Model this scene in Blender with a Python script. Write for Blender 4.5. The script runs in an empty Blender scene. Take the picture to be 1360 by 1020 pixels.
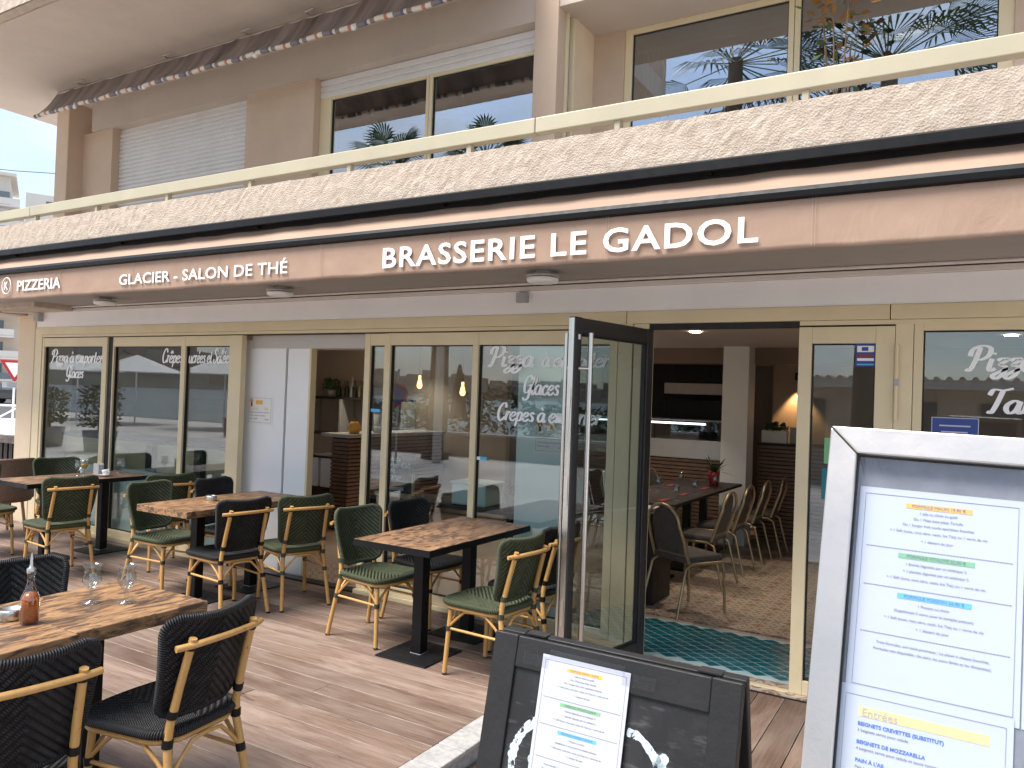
import bpy, bmesh, math, random
from math import sin, cos, pi, radians as R, sqrt, atan2, hypot
from mathutils import Vector, Matrix
random.seed(7)
sc = bpy.context.scene
col = sc.collection

# ---------------------------------------------------------------- camera
CY, CP, CR = R(30.762), R(0.9225), R(2.052)
fw = Vector((-sin(CY)*cos(CP), cos(CY)*cos(CP), sin(CP)))
rt = Vector((cos(CY), sin(CY), 0)); up = rt.cross(fw)
rt2 = rt*cos(CR)+up*sin(CR); up2 = up*cos(CR)-rt*sin(CR)
cd = bpy.data.cameras.new('camera'); cam = bpy.data.objects.new('camera', cd); col.objects.link(cam)
mw = Matrix((rt2, up2, -fw)).transposed().to_4x4(); mw.translation = Vector((0, 0, 1.68))
cam.matrix_world = mw
cd.sensor_width = 36; cd.lens = 1025.2/1360*36; cd.clip_start = .05; cd.clip_end = 6000
sc.camera = cam
sc.render.resolution_x, sc.render.resolution_y = 1024, 768

# ---------------------------------------------------------------- world, sun, exposure
SUN_EL, SUN_AZ = R(60), R(215)      # azimuth clockwise from +Y : behind the camera, over its left shoulder
wd = bpy.data.worlds.new('World'); sc.world = wd; wd.use_nodes = True
nt = wd.node_tree
bg = nt.nodes['Background']; bg.inputs[1].default_value = .12
sky = nt.nodes.new('ShaderNodeTexSky'); sky.sky_type = 'NISHITA'; sky.sun_disc = False
sky.sun_elevation = SUN_EL; sky.sun_rotation = SUN_AZ; sky.dust_density = 1.0; sky.ozone_density = 1.2
tc = nt.nodes.new('ShaderNodeTexCoord'); mp = nt.nodes.new('ShaderNodeMapping'); mp.inputs['Scale'].default_value = (1, 1, 2.6); mp.inputs['Location'].default_value = (3.1, 1.7, .4)
nz = nt.nodes.new('ShaderNodeTexNoise'); nz.inputs['Scale'].default_value = 2.3; nz.inputs['Detail'].default_value = 8; nz.inputs['Roughness'].default_value = .58
rp = nt.nodes.new('ShaderNodeValToRGB'); rp.color_ramp.elements[0].position = .36; rp.color_ramp.elements[1].position = .66
rp.color_ramp.elements[0].color = (.25, .25, .25, 1); rp.color_ramp.elements[1].color = (.95, .95, .95, 1)
n2 = nt.nodes.new('ShaderNodeTexNoise'); n2.inputs['Scale'].default_value = 4.1; n2.inputs['Detail'].default_value = 6
r2 = nt.nodes.new('ShaderNodeValToRGB'); r2.color_ramp.elements[0].color = (1.45, 1.95, 2.65, 1); r2.color_ramp.elements[1].color = (3.5, 3.6, 3.8, 1)
r2.color_ramp.elements[0].position = .3; r2.color_ramp.elements[1].position = .7
mx = nt.nodes.new('ShaderNodeMix'); mx.data_type = 'RGBA'
L = nt.links.new
L(tc.outputs['Generated'], mp.inputs[0]); L(mp.outputs[0], nz.inputs[0]); L(mp.outputs[0], n2.inputs[0])
L(nz.outputs[0], rp.inputs[0]); L(n2.outputs[0], r2.inputs[0])
L(rp.outputs[0], mx.inputs[0]); L(sky.outputs[0], mx.inputs[6]); L(r2.outputs[0], mx.inputs[7]); L(mx.outputs[2], bg.inputs[0])
sd = bpy.data.lights.new('sun', 'SUN'); so = bpy.data.objects.new('sun', sd); col.objects.link(so)
sd.energy = 2.7; sd.angle = R(34); sd.color = (1, .95, .88)
sdir = Vector((sin(SUN_AZ)*cos(SUN_EL), cos(SUN_AZ)*cos(SUN_EL), sin(SUN_EL)))
so.rotation_euler = (-sdir).to_track_quat('-Z', 'Y').to_euler(); so.location = sdir*40
sc.view_settings.view_transform = 'Standard'; sc.view_settings.look = 'None'
sc.view_settings.exposure = 1.45; sc.view_settings.gamma = 1
try: sc.view_settings.use_curve_mapping = False
except Exception: pass
sc.render.engine = 'CYCLES'
sc.cycles.max_bounces = 10; sc.cycles.transparent_max_bounces = 16; sc.cycles.glossy_bounces = 5

# ---------------------------------------------------------------- helpers
class MB:
    def __init__(s): s.v = []; s.f = []; s.uv = []; s.sm = []
    def add(s, vs, fs, uvs=None, smooth=False):
        b = len(s.v); s.v += [tuple(p) for p in vs]
        for i, f in enumerate(fs):
            s.f.append(tuple(b+k for k in f)); s.sm.append(smooth)
            s.uv.append([uvs[k] for k in f] if uvs else None)
        return s
    def box(s, x0, x1, y0, y1, z0, z1):
        return s.add([(x0,y0,z0),(x1,y0,z0),(x1,y1,z0),(x0,y1,z0),(x0,y0,z1),(x1,y0,z1),(x1,y1,z1),(x0,y1,z1)],
                     [(3,2,1,0),(4,5,6,7),(0,1,5,4),(1,2,6,5),(2,3,7,6),(3,0,4,7)])
    def tube(s, path, r, n=8, cap=True, closed=False, squash=None):
        P = [Vector(p) for p in path]; m = len(P)
        rr = r if isinstance(r, (list, tuple)) else [r]*m
        vs = []; prev = None
        for i, p in enumerate(P):
            a = P[(i-1) % m] if (closed or i > 0) else p
            b = P[(i+1) % m] if (closed or i < m-1) else p
            t = (b-a).normalized()
            if prev is None:
                u = t.orthogonal().normalized()
                if abs(t.z) < .95: u = (Vector((0,0,1))-t*t.z).normalized()
            else:
                u = (prev-t*prev.dot(t)).normalized()
            prev = u; w = t.cross(u)
            for k in range(n):
                an = 2*pi*k/n
                vs.append(p+(u*cos(an)+w*sin(an))*rr[i])
        fs = []
        for i in range(m if closed else m-1):
            for k in range(n):
                a = i*n+k; b = i*n+(k+1) % n; c = ((i+1) % m)*n+(k+1) % n; d = ((i+1) % m)*n+k
                fs.append((a, b, c, d))
        s.add(vs, fs, smooth=True)
        if cap and not closed:
            s.add([vs[k] for k in range(n)], [tuple(range(n))[::-1]])
            s.add([vs[(m-1)*n+k] for k in range(n)], [tuple(range(n))])
        return s
    def lathe(s, prof, n=20, c=(0,0,0)):
        vs = []; fs = []
        for r, z in prof:
            for k in range(n):
                a = 2*pi*k/n; vs.append((c[0]+r*cos(a), c[1]+r*sin(a), c[2]+z))
        for i in range(len(prof)-1):
            for k in range(n):
                fs.append((i*n+k, i*n+(k+1) % n, (i+1)*n+(k+1) % n, (i+1)*n+k))
        s.add(vs, fs, smooth=True)
        for i, fl in ((0, True), (len(prof)-1, False)):
            if prof[i][0] > 1e-5:
                q = [vs[i*n+k] for k in range(n)]
                s.add(q, [tuple(range(n))[::-1] if fl else tuple(range(n))])
        return s
    def prism(s, pts, f0, f1, axis='y'):
        n = len(pts)
        mk = {'y': lambda a, b, c: (a, c, b), 'x': lambda a, b, c: (c, a, b), 'z': lambda a, b, c: (a, b, c)}[axis]
        vs = [mk(a, b, f0) for a, b in pts]+[mk(a, b, f1) for a, b in pts]
        fs = [tuple(range(n)), tuple(range(2*n-1, n-1, -1))]+[(i, n+i, n+(i+1) % n, (i+1) % n) for i in range(n)]
        return s.add(vs, fs)
    def grid(s, fn, nu, nv, smooth=True, uvf=None, flip=False):
        vs = []; uv = []
        for j in range(nv+1):
            for i in range(nu+1):
                vs.append(fn(i/nu, j/nv)); uv.append(uvf(i/nu, j/nv) if uvf else (i/nu, j/nv))
        fs = []
        for j in range(nv):
            for i in range(nu):
                a = j*(nu+1)+i; q = (a, a+1, a+nu+2, a+nu+1)
                fs.append(q[::-1] if flip else q)
        return s.add(vs, fs, uv, smooth)
    def mesh(s, name):
        me = bpy.data.meshes.new(name); me.from_pydata(s.v, [], s.f)
        if any(u for u in s.uv):
            ul = me.uv_layers.new(name='UVMap')
            for p, u in zip(me.polygons, s.uv):
                for k, li in enumerate(p.loop_indices): ul.data[li].uv = u[k] if u else (0, 0)
        me.polygons.foreach_set('use_smooth', s.sm); me.update()
        return me
    def build(s, name, mat, parent=None, loc=(0,0,0), rot=(0,0,0), bev=0, fix=True):
        me = s.mesh(name)
        if fix:
            bm = bmesh.new(); bm.from_mesh(me); bmesh.ops.recalc_face_normals(bm, faces=bm.faces); bm.to_mesh(me); bm.free()
        return mk(name, me, mat, parent, loc, rot, bev)
W = {}      # world matrix at build time: children are always given in world coordinates
def hang(o, parent, loc=(0,0,0), rot=(0,0,0)):
    from mathutils import Euler
    o.location = loc; o.rotation_euler = rot
    W[o.name] = Matrix.LocRotScale(Vector(loc), Euler(rot), None)
    if parent:
        o.parent = parent; o.matrix_parent_inverse = W[parent.name].inverted()
    return o
def mk(name, me, mat, parent=None, loc=(0,0,0), rot=(0,0,0), bev=0):
    o = bpy.data.objects.new(name, me); col.objects.link(o)
    if mat and not me.materials: me.materials.append(mat)
    hang(o, parent, loc, rot)
    if bev:
        b = o.modifiers.new('bevel', 'BEVEL'); b.width = bev; b.segments = 2; b.limit_method = 'ANGLE'; b.angle_limit = R(40)
    return o
def bx(name, mat, parent, x0, x1, y0, y1, z0, z1, bev=.003):
    cx, cy, cz = (x0+x1)/2, (y0+y1)/2, (z0+z1)/2
    return MB().box(x0-cx, x1-cx, y0-cy, y1-cy, z0-cz, z1-cz).build(name, mat, parent, (cx, cy, cz), bev=bev)
def tag(o, label=None, cat=None, group=None, kind=None):
    if label: o['label'] = label
    if cat: o['category'] = cat
    if group: o['group'] = group
    if kind: o['kind'] = kind
    return o
def thing(name, label, cat, loc=(0,0,0), rz=0, group=None):
    o = bpy.data.objects.new(name, None); col.objects.link(o); o.empty_display_size = .1
    hang(o, None, loc, (0, 0, rz))
    return tag(o, label, cat, group)
def put(o, x, y, z=0, deg=0): o.location = (x, y, z); o.rotation_euler = (0, 0, R(deg)); return o
def dup(o, parent=None):
    c = o.copy(); col.objects.link(c); c.parent = parent
    for ch in list(o.children): dup(ch, c)
    return c
def text(name, body, size, mat, parent, loc, rot=(pi/2,0,0), bold=0, width=None, ext=.0006, align='CENTER', sx=1, spacing=1):
    c = bpy.data.curves.new(name, 'FONT'); c.body = body; c.size = size; c.offset = bold; c.extrude = ext
    c.align_x = align; c.resolution_u = 3; c.space_character = spacing
    t = bpy.data.objects.new(name, c); col.objects.link(t)
    bpy.context.view_layer.update()
    me = bpy.data.meshes.new_from_object(t.evaluated_get(bpy.context.evaluated_depsgraph_get()))
    bpy.data.objects.remove(t); bpy.data.curves.remove(c)
    if width and len(me.vertices):
        xs = [v.co.x for v in me.vertices]; k = width/(max(xs)-min(xs))
        for v in me.vertices: v.co.x *= k
    me.materials.clear()
    return mk(name, me, mat, parent, loc, rot)

# ---------------------------------------------------------------- materials
def nmat(name):
    m = bpy.data.materials.new(name); m.use_nodes = True
    return m, m.node_tree, m.node_tree.nodes['Principled BSDF']
def nd(nt, typ, ins=None, **kw):
    n = nt.nodes.new('ShaderNode'+typ)
    for k, v in kw.items(): setattr(n, k, v)
    for k, v in (ins or {}).items():
        if isinstance(v, bpy.types.NodeSocket): nt.links.new(v, n.inputs[k])
        else: n.inputs[k].default_value = v
    return n
def mth(nt, op, a, b=None, c=None):
    ins = {0: a}
    if b is not None: ins[1] = b
    if c is not None: ins[2] = c
    return nd(nt, 'Math', ins, operation=op).outputs[0]
def mixc(nt, f, a, b, bt='MIX'):
    g = lambda v: v if isinstance(v, bpy.types.NodeSocket) else (*v[:3], 1)
    return nd(nt, 'Mix', {0: f, 6: g(a), 7: g(b)}, data_type='RGBA', blend_type=bt).outputs[2]
def ramp(nt, f, stops):
    n = nd(nt, 'ValToRGB', {0: f}); e = n.color_ramp.elements
    while len(e) < len(stops): e.new(.5)
    for k, (p, c) in enumerate(stops):
        e[k].position = p; e[k].color = (c, c, c, 1) if not isinstance(c, tuple) else (*c, 1)
    return n.outputs[0]
def coords(nt, which='Object', scale=(1,1,1), rand=0):
    t = nd(nt, 'TexCoord').outputs[which]
    if rand:
        oi = nd(nt, 'ObjectInfo').outputs['Random']
        t = nd(nt, 'VectorMath', {0: t, 1: nd(nt, 'VectorMath', {0: (17.3*rand, 9.1*rand, 5.7*rand), 3: oi}, operation='SCALE').outputs[0]}, operation='ADD').outputs[0]
    return nd(nt, 'Mapping', {0: t, 3: scale}).outputs[0]
def noise(nt, vec, scale, detail=4, rough=.55, dist=0):
    return nd(nt, 'TexNoise', {0: vec, 'Scale': scale, 'Detail': detail, 'Roughness': rough, 'Distortion': dist}).outputs[0]
def bump(nt, h, strength, dist, normal=None):
    ins = {'Strength': strength, 'Distance': dist, 'Height': h}
    if normal: ins['Normal'] = normal
    return nd(nt, 'Bump', ins).outputs[0]
def M(name, c, rough=.6, metal=0, var=.12, scale=6, bmp=0, bscale=80, stretch=(1,1,1), spec=.5, rand=1, dirt=0, coat=0):
    m, nt, b = nmat(name)
    v = coords(nt, 'Object', stretch, rand)
    n = noise(nt, v, scale, 6, .6)
    cc = mixc(nt, ramp(nt, n, [(.3, 0.), (.7, 1.)]), tuple(x*(1-var) for x in c), tuple(min(1, x*(1+var)) for x in c))
    if dirt:
        d = noise(nt, v, scale*.45, 7, .7)
        cc = mixc(nt, ramp(nt, d, [(.52, 0.), (.72, dirt)]), cc, tuple(x*.45 for x in c))
    nt.links.new(cc, b.inputs['Base Color'])
    nt.links.new(nd(nt, 'MapRange', {0: noise(nt, v, scale*2.3, 4), 1: .3, 2: .7, 3: max(0, rough-.08), 4: min(1, rough+.08)}).outputs[0], b.inputs['Roughness'])
    b.inputs['Metallic'].default_value = metal; b.inputs['Specular IOR Level'].default_value = spec
    b.inputs['Coat Weight'].default_value = coat
    if bmp: nt.links.new(bump(nt, noise(nt, v, bscale, 5, .6), bmp, .01), b.inputs['Normal'])
    return m
MT = {}
MT['cream'] = M('cream_aluminium', (.72, .60, .38), .42, 0, .05, 3, .05, 300, dirt=.12)
MT['cream_wall'] = M('cream_wall_paint', (.74, .59, .42), .7, 0, .07, 2, .15, 90, dirt=.2)
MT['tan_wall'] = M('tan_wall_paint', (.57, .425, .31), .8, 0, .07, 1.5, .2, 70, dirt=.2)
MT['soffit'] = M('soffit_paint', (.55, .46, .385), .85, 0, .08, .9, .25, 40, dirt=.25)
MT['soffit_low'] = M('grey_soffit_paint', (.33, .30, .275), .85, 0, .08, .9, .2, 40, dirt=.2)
MT['white_fascia'] = M('white_fascia_paint', (.90, .88, .865), .6, 0, .03, 2, .12, 60, dirt=.1)
MT['white'] = M('white_paint', (.86, .86, .85), .5, 0, .03, 2)
MT['rail'] = M('rail_paint', (.46, .41, .29), .42, 0, .06, 2, dirt=.15)
MT['black'] = M('black_metal', (.006, .006, .007), .45, .0, .2, 9, .06, 200, spec=.25)
MT['black_rough'] = M('black_plate', (.010, .010, .011), .5, 0, .25, 14, .1, 160, dirt=.2, spec=.25)
MT['anthracite'] = M('anthracite_aluminium', (.035, .033, .034), .38, .2, .15, 6)
MT['steel'] = M('stainless', (.62, .60, .57), .3, 1, .05, 20, stretch=(1, 1, .05))
MT['gold'] = M('gold_frame', (.47, .38, .23), .34, .75, .1, 12)
MT['grey_cloth'] = M('grey_upholstery', (.085, .075, .07), .9, 0, .15, 40, .3, 300)
MT['dark_top'] = M('dark_table_laminate', (.04, .031, .028), .5, 0, .2, 8, spec=.2)
MT['mint'] = M('mint_panel', (.70, .79, .75), .5, 0, .04, 3)
MT['blond'] = M('blond_counter', (.52, .40, .22), .45, 0, .15, 3, stretch=(1, 8, 8))
MT['int_wall'] = M('interior_wall', (.42, .34, .27), .8, 0, .06, 2)
MT['int_brown'] = M('interior_bulkhead', (.22, .155, .115), .7, 0, .08, 2)
MT['int_ceil'] = M('interior_ceiling', (.58, .54, .50), .8, 0, .04, 2)
MT['int_floor'] = M('beige_interior_floor', (.46, .36, .30), .4, 0, .08, 2)
MT['brownleaf'] = M('brown_wicker', (.20, .125, .085), .6, 0, .3, 60, .6, 120)
MT['white_gloss'] = M('white_ceramic', (.82, .82, .80), .15, 0, .02, 2)
MT['red'] = M('red_plastic', (.30, .02, .025), .35, 0, .1, 6)
MT['plastic_grey'] = M('grey_plastic', (.42, .41, .40), .5, 0, .06, 6)
MT['leaf'] = M('houseplant_leaf', (.05, .09, .03), .5, 0, .4, 9)
MT['autumn'] = M('orange_leaf', (.24, .105, .018), .5, 0, .5, 9)
MT['asphalt'] = M('asphalt', (.06, .06, .062), .85, 0, .25, 3, .4, 60)
MT['pave'] = M('pavement_concrete', (.55, .52, .49), .85, 0, .15, .6, .3, 40, dirt=.25)
MT['letter'] = M('white_lettering', (.93, .93, .93), .5, 0, .02, 5)
MT['bottle_dark'] = M('dark_bottle', (.02, .022, .015), .15, 0, .3, 30)
MT['teal'] = M('teal_tile', (.004, .145, .19), .22, 0, .25, 5)
MT['grout'] = M('pale_grout', (.42, .58, .60), .8, 0, .1, 9)
MT['rust_roof'] = M('car_paint_dark', (.02, .021, .026), .2, .3, .1, 5, coat=.6)
MT['rubber'] = M('black_rubber', (.015, .015, .015), .75)
MT['far_wall'] = M('far_building_render', (.58, .47, .37), .85, 0, .08, .2, dirt=.1)
MT['far_white'] = M('far_building_white', (.62, .58, .53), .8, 0, .05, .2)
MT['far_glass'] = M('far_window', (.12, .15, .17), .12, 0, .2, .5)
MT['hill'] = M('hillside', (.045, .052, .045), .95, 0, .45, .02)
MT['trunk'] = M('palm_trunk', (.13, .10, .075), .9, 0, .3, 7, .6, 25)
MT['frond'] = M('palm_frond', (.055, .085, .03), .55, 0, .35, 3)
MT['dead'] = M('dead_frond', (.16, .11, .055), .8, 0, .3, 4)
MT['hedge'] = M('hedge_leaf', (.045, .07, .025), .6, 0, .5, 2)
MT['canvas_w'] = M('white_canvas', (.80, .79, .76), .8, 0, .04, 2)
MT['canvas_b'] = M('brown_canvas', (.16, .11, .085), .85, 0, .1, 3)
MT['sign_red'] = M('sign_red', (.45, .02, .025), .45, 0, .05, 5)
MT['sign_blue'] = M('sign_blue', (.03, .06, .26), .45, 0, .05, 5)
MT['paper'] = M('paper', (.52, .54, .60), .7, 0, .015, 3)
MT['paper_w'] = M('white_notice_paper', (.84, .83, .80), .7, 0, .02, 3)
MT['ink'] = M('printed_ink', (.20, .21, .24), .8, 0, .05, 5)
MT['ink_blue'] = M('printed_ink_blue', (.07, .17, .50), .8, 0, .05, 5)
MT['hl_o'] = M('highlight_orange', (.86, .46, .09), .75, 0, .04, 5)
MT['hl_g'] = M('highlight_green', (.20, .44, .22), .75, 0, .04, 5)
MT['hl_b'] = M('highlight_blue', (.12, .46, .80), .75, 0, .04, 5)
MT['hl_y'] = M('highlight_yellow', (.80, .60, .25), .75, 0, .04, 5)
MT['lamp_grey'] = M('lamp_housing', (.46, .43, .40), .5, 0, .08, 8)
MT['pipe'] = M('painted_pipe', (.66, .60, .54), .55, 0, .08, 3, dirt=.2)
MT['seal'] = M('dark_seal', (.012, .012, .012), .6)
MT['shutter'] = M('shutter_slats', (.72, .69, .665), .5, 0, .05, 3, dirt=.12)
MT['shutter_cream'] = M('shutter_cream', (.52, .50, .42), .5, 0, .05, 3)
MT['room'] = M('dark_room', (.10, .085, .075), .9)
MT['curtain'] = M('net_curtain', (.55, .54, .52), .9, 0, .1, 4, stretch=(20, 1, .3))

def glass(name, tint=(.92, .96, .95), ior=1.9, rough=0.0):
    m = bpy.data.materials.new(name); m.use_nodes = True; nt = m.node_tree; nt.nodes.clear()
    o = nd(nt, 'OutputMaterial'); f0 = ((ior-1)/(ior+1))**2
    fa = mth(nt, 'POWER', nd(nt, 'LayerWeight', {0: .5}).outputs['Facing'], 5.)
    fr = nd(nt, 'MapRange', {0: fa, 1: 0., 2: 1., 3: f0, 4: 1.})
    t = nd(nt, 'BsdfTransparent', {0: (*tint, 1)}); g = nd(nt, 'BsdfGlossy', {'Color': (.95, .97, 1, 1), 'Roughness': rough})
    mx = nd(nt, 'MixShader', {0: fr.outputs[0], 1: t.outputs[0], 2: g.outputs[0]})
    nt.links.new(mx.outputs[0], o.inputs[0]); return m
MT['glass'] = glass('window_glass', (.80, .85, .85), 1.88)
MT['glass_up'] = glass('upper_window_glass', (.55, .6, .61), 3.9)
MT['glass_menu'] = glass('menu_glass', (.97, .98, 1), 1.45)
MT['glass_cup'] = glass('drinking_glass', (.90, .92, .92), 1.8)
def liquid(name, c):
    m, nt, b = nmat(name); b.inputs['Base Color'].default_value = (*c, 1); b.inputs['Roughness'].default_value = .08
    b.inputs['Transmission Weight'].default_value = .35; return m
MT['juice'] = liquid('orange_juice', (.62, .38, .02)); MT['chili'] = liquid('chili_oil', (.55, .14, .01))
def emit(name, c, s):
    m, nt, b = nmat(name); b.inputs['Base Color'].default_value = (*c, 1)
    b.inputs['Emission Color'].default_value = (*c, 1); b.inputs['Emission Strength'].default_value = s; return m
MT['spotlit'] = emit('lit_downlight', (1, .78, .5), 14); MT['led'] = emit('lit_tube', (.9, .95, 1), 1.2)
MT['bulb'] = emit('lit_bulb', (1, .50, .16), 2.5)

def stucco():
    m, nt, b = nmat('pebble_render')
    v = coords(nt); n = noise(nt, v, 95, 6, .72); n2 = noise(nt, v, 12, 4, .6)
    vo = nd(nt, 'TexVoronoi', {0: v, 'Scale': 90.}).outputs[0]
    c = mixc(nt, ramp(nt, n2, [(.3, 0.), (.7, 1.)]), (.45, .36, .28), (.575, .475, .385))
    c = mixc(nt, ramp(nt, n, [(.30, .4), (.42, 0.)]), c, (.34, .27, .195))
    nt.links.new(c, b.inputs['Base Color']); b.inputs['Roughness'].default_value = .9
    h = mth(nt, 'ADD', n, mth(nt, 'MULTIPLY', vo, .6)); h = mth(nt, 'ADD', h, mth(nt, 'MULTIPLY', n2, .4))
    nt.links.new(bump(nt, h, .5, .014), b.inputs['Normal']); return m
MT['stucco'] = stucco()

def deckwood(name, c1, c2, c3, red=0):
    m, nt, b = nmat(name)
    v = coords(nt, 'Object', (1, 1, 1), 1)
    st = nd(nt, 'Mapping', {0: v, 3: (1.1, 26, 26)}).outputs[0]
    g = noise(nt, st, 3.2, 8, .68, .4)
    w = nd(nt, 'Mapping', {0: v, 3: (.9, 5, 5)}).outputs[0]
    big = noise(nt, w, 1.7, 4, .6, .7)
    c = mixc(nt, ramp(nt, g, [(.32, 0.), (.68, 1.)]), c1, c2)
    c = mixc(nt, ramp(nt, big, [(.45, 0.), (.72, .75)]), c, c3)
    rv = nd(nt, 'ObjectInfo').outputs['Random']
    c = mixc(nt, 1., c, ramp(nt, rv, [(0., (.66, .63, .61)), (.5, (.95, .92, .9)), (1., (1.18, 1.16, 1.15))]), 'MULTIPLY')
    wp = nd(nt, 'NewGeometry').outputs['Position']
    stn = noise(nt, nd(nt, 'Mapping', {0: wp, 3: (1, 3.2, 1)}).outputs[0], 3.1, 5, .62, .6)
    c = mixc(nt, ramp(nt, stn, [(.668, 0.), (.70, .7)]), c, (.045, .03, .026))
    dust = noise(nt, wp, .9, 5, .6)
    c = mixc(nt, ramp(nt, dust, [(.45, 0.), (.75, .3)]), c, (.34, .28, .24))
    ly = mth(nt, 'ABSOLUTE', nd(nt, 'SeparateXYZ', {0: nd(nt, 'TexCoord').outputs['Object']}).outputs[1])
    ew = mth(nt, 'MULTIPLY', mth(nt, 'GREATER_THAN', ly, .0735), ramp(nt, noise(nt, wp, 5, 4), [(.35, .05), (.65, .6)]))
    c = mixc(nt, ew, c, (.42, .35, .30))
    nt.links.new(c, b.inputs['Base Color'])
    nt.links.new(nd(nt, 'MapRange', {0: big, 1: .3, 2: .7, 3: .48, 4: .75}).outputs[0], b.inputs['Roughness'])
    sx = nd(nt, 'SeparateXYZ', {0: v}).outputs[1]
    rib = mth(nt, 'SINE', mth(nt, 'MULTIPLY', sx, 2*pi/.0085))
    rib = mth(nt, 'MULTIPLY', rib, mth(nt, 'GREATER_THAN', rv, .55))
    h = mth(nt, 'ADD', mth(nt, 'MULTIPLY', rib, .22), g)
    nt.links.new(bump(nt, h, .45, .006), b.inputs['Normal']); return m
MT['deck'] = deckwood('weathered_deck', (.112, .068, .048), (.24, .163, .124), (.315, .24, .193))
MT['ramp'] = deckwood('ramp_deck', (.105, .064, .045), (.19, .125, .093), (.24, .17, .13))

def tablewood(name, a, b_, dark, stretch, amt=.85):
    m, nt, b = nmat(name)
    v = coords(nt, 'Object', (1, 1, 1), 1)
    st = nd(nt, 'Mapping', {0: v, 3: stretch}).outputs[0]
    g = noise(nt, st, 3.5, 9, .7, .8)
    w = nd(nt, 'Mapping', {0: v, 3: tuple(.35*x+.65 for x in stretch)}).outputs[0]
    d = noise(nt, w, 4.6, 7, .7, 1.2)
    c = mixc(nt, ramp(nt, g, [(.3, 0.), (.7, 1.)]), a, b_)
    c = mixc(nt, ramp(nt, d, [(.45, 0.), (.56, amt)]), c, dark)
    nt.links.new(c, b.inputs['Base Color'])
    b.inputs['Roughness'].default_value = .42
    nt.links.new(bump(nt, g, .3, .004), b.inputs['Normal']); return m
MT['top_lam'] = tablewood('aged_wood_laminate', (.20, .10, .052), (.44, .255, .13), (.05, .032, .028), (9, 1.9, 9), .92)
MT['top_solid'] = tablewood('solid_rustic_wood', (.21, .105, .045), (.47, .27, .13), (.06, .035, .024), (10, 1.3, 10), .9)
MT['slat'] = tablewood('walnut_slat', (.18, .10, .06), (.29, .175, .11), (.08, .05, .035), (1.5, 12, 20), .5)

def bamboo():
    m, nt, b = nmat('bamboo_cane')
    v = coords(nt, 'Object', (1, 1, 1), 1)
    n = noise(nt, nd(nt, 'Mapping', {0: v, 3: (30, 30, 3)}).outputs[0], 2, 5)
    c = mixc(nt, n, (.47, .245, .07), (.64, .38, .135))
    sp = noise(nt, v, 38, 3); c = mixc(nt, ramp(nt, sp, [(.66, 0.), (.72, .7)]), c, (.22, .10, .03))
    nt.links.new(c, b.inputs['Base Color']); b.inputs['Roughness'].default_value = .35
    return m
MT['bamboo'] = bamboo()
PITCH = .031
def weave(name, c, hi):
    m, nt, b = nmat(name)
    uv = nd(nt, 'TexCoord').outputs['UV']; s = nd(nt, 'SeparateXYZ', {0: uv})
    y = mth(nt, 'ABSOLUTE', s.outputs[0]); z = s.outputs[1]
    ph = mth(nt, 'DIVIDE', mth(nt, 'ADD', z, mth(nt, 'MULTIPLY', y, .95)), PITCH)
    st = mth(nt, 'ABSOLUTE', mth(nt, 'SINE', mth(nt, 'MULTIPLY', ph, pi)))
    al = mth(nt, 'DIVIDE', mth(nt, 'SUBTRACT', y, mth(nt, 'MULTIPLY', z, .95)), .011)
    al = mth(nt, 'ADD', al, mth(nt, 'MULTIPLY', mth(nt, 'FLOOR', ph), .5))
    kn = mth(nt, 'ABSOLUTE', mth(nt, 'SINE', mth(nt, 'MULTIPLY', al, pi)))
    h = mth(nt, 'MULTIPLY', mth(nt, 'POWER', st, .6), mth(nt, 'ADD', mth(nt, 'MULTIPLY', kn, .5), .5))
    nn = noise(nt, coords(nt, 'Object', (1, 1, 1), 1), 25, 4)
    cc = mixc(nt, h, tuple(x*.10 for x in c), c)
    cc = mixc(nt, mth(nt, 'MULTIPLY', mth(nt, 'POWER', h, 3.), ramp(nt, nn, [(.35, .1), (.7, .8)])), cc, hi)  # strand crests get a painted highlight colour, gaps are painted dark
    nt.links.new(cc, b.inputs['Base Color']); b.inputs['Roughness'].default_value = .5; b.inputs['Specular IOR Level'].default_value = .28
    nt.links.new(bump(nt, h, 1., .006), b.inputs['Normal']); return m
def rope(name, c, hi):
    m, nt, b = nmat(name)
    uv = nd(nt, 'TexCoord').outputs['UV']; s = nd(nt, 'SeparateXYZ', {0: uv})
    a = mth(nt, 'ADD', mth(nt, 'DIVIDE', s.outputs[1], .0085), mth(nt, 'MULTIPLY', s.outputs[0], 1.5))
    h = mth(nt, 'ABSOLUTE', mth(nt, 'SINE', mth(nt, 'MULTIPLY', a, pi)))
    cc = mixc(nt, h, tuple(x*.25 for x in c), c)
    cc = mixc(nt, mth(nt, 'MULTIPLY', mth(nt, 'POWER', h, 5.), .55), cc, hi)  # rope wraps take the same painted highlight on their crests
    nt.links.new(cc, b.inputs['Base Color']); b.inputs['Roughness'].default_value = .5; b.inputs['Specular IOR Level'].default_value = .3
    nt.links.new(bump(nt, h, 1., .004), b.inputs['Normal']); return m
GR, GRH, BK, BKH = (.055, .068, .032), (.17, .20, .12), (.007, .007, .0075), (.065, .065, .07)  # GRH and BKH: highlight colours painted on the strands
MT['weave_g'] = weave('green_weave', GR, GRH); MT['rope_g'] = rope('green_rope', GR, GRH)
MT['weave_k'] = weave('black_weave', BK, BKH); MT['rope_k'] = rope('black_rope', BK, BKH)
MT['bind_g'] = M('green_binding', (.035, .045, .028), .5); MT['bind_k'] = M('black_binding', (.006, .006, .006), .5, spec=.3)

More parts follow.
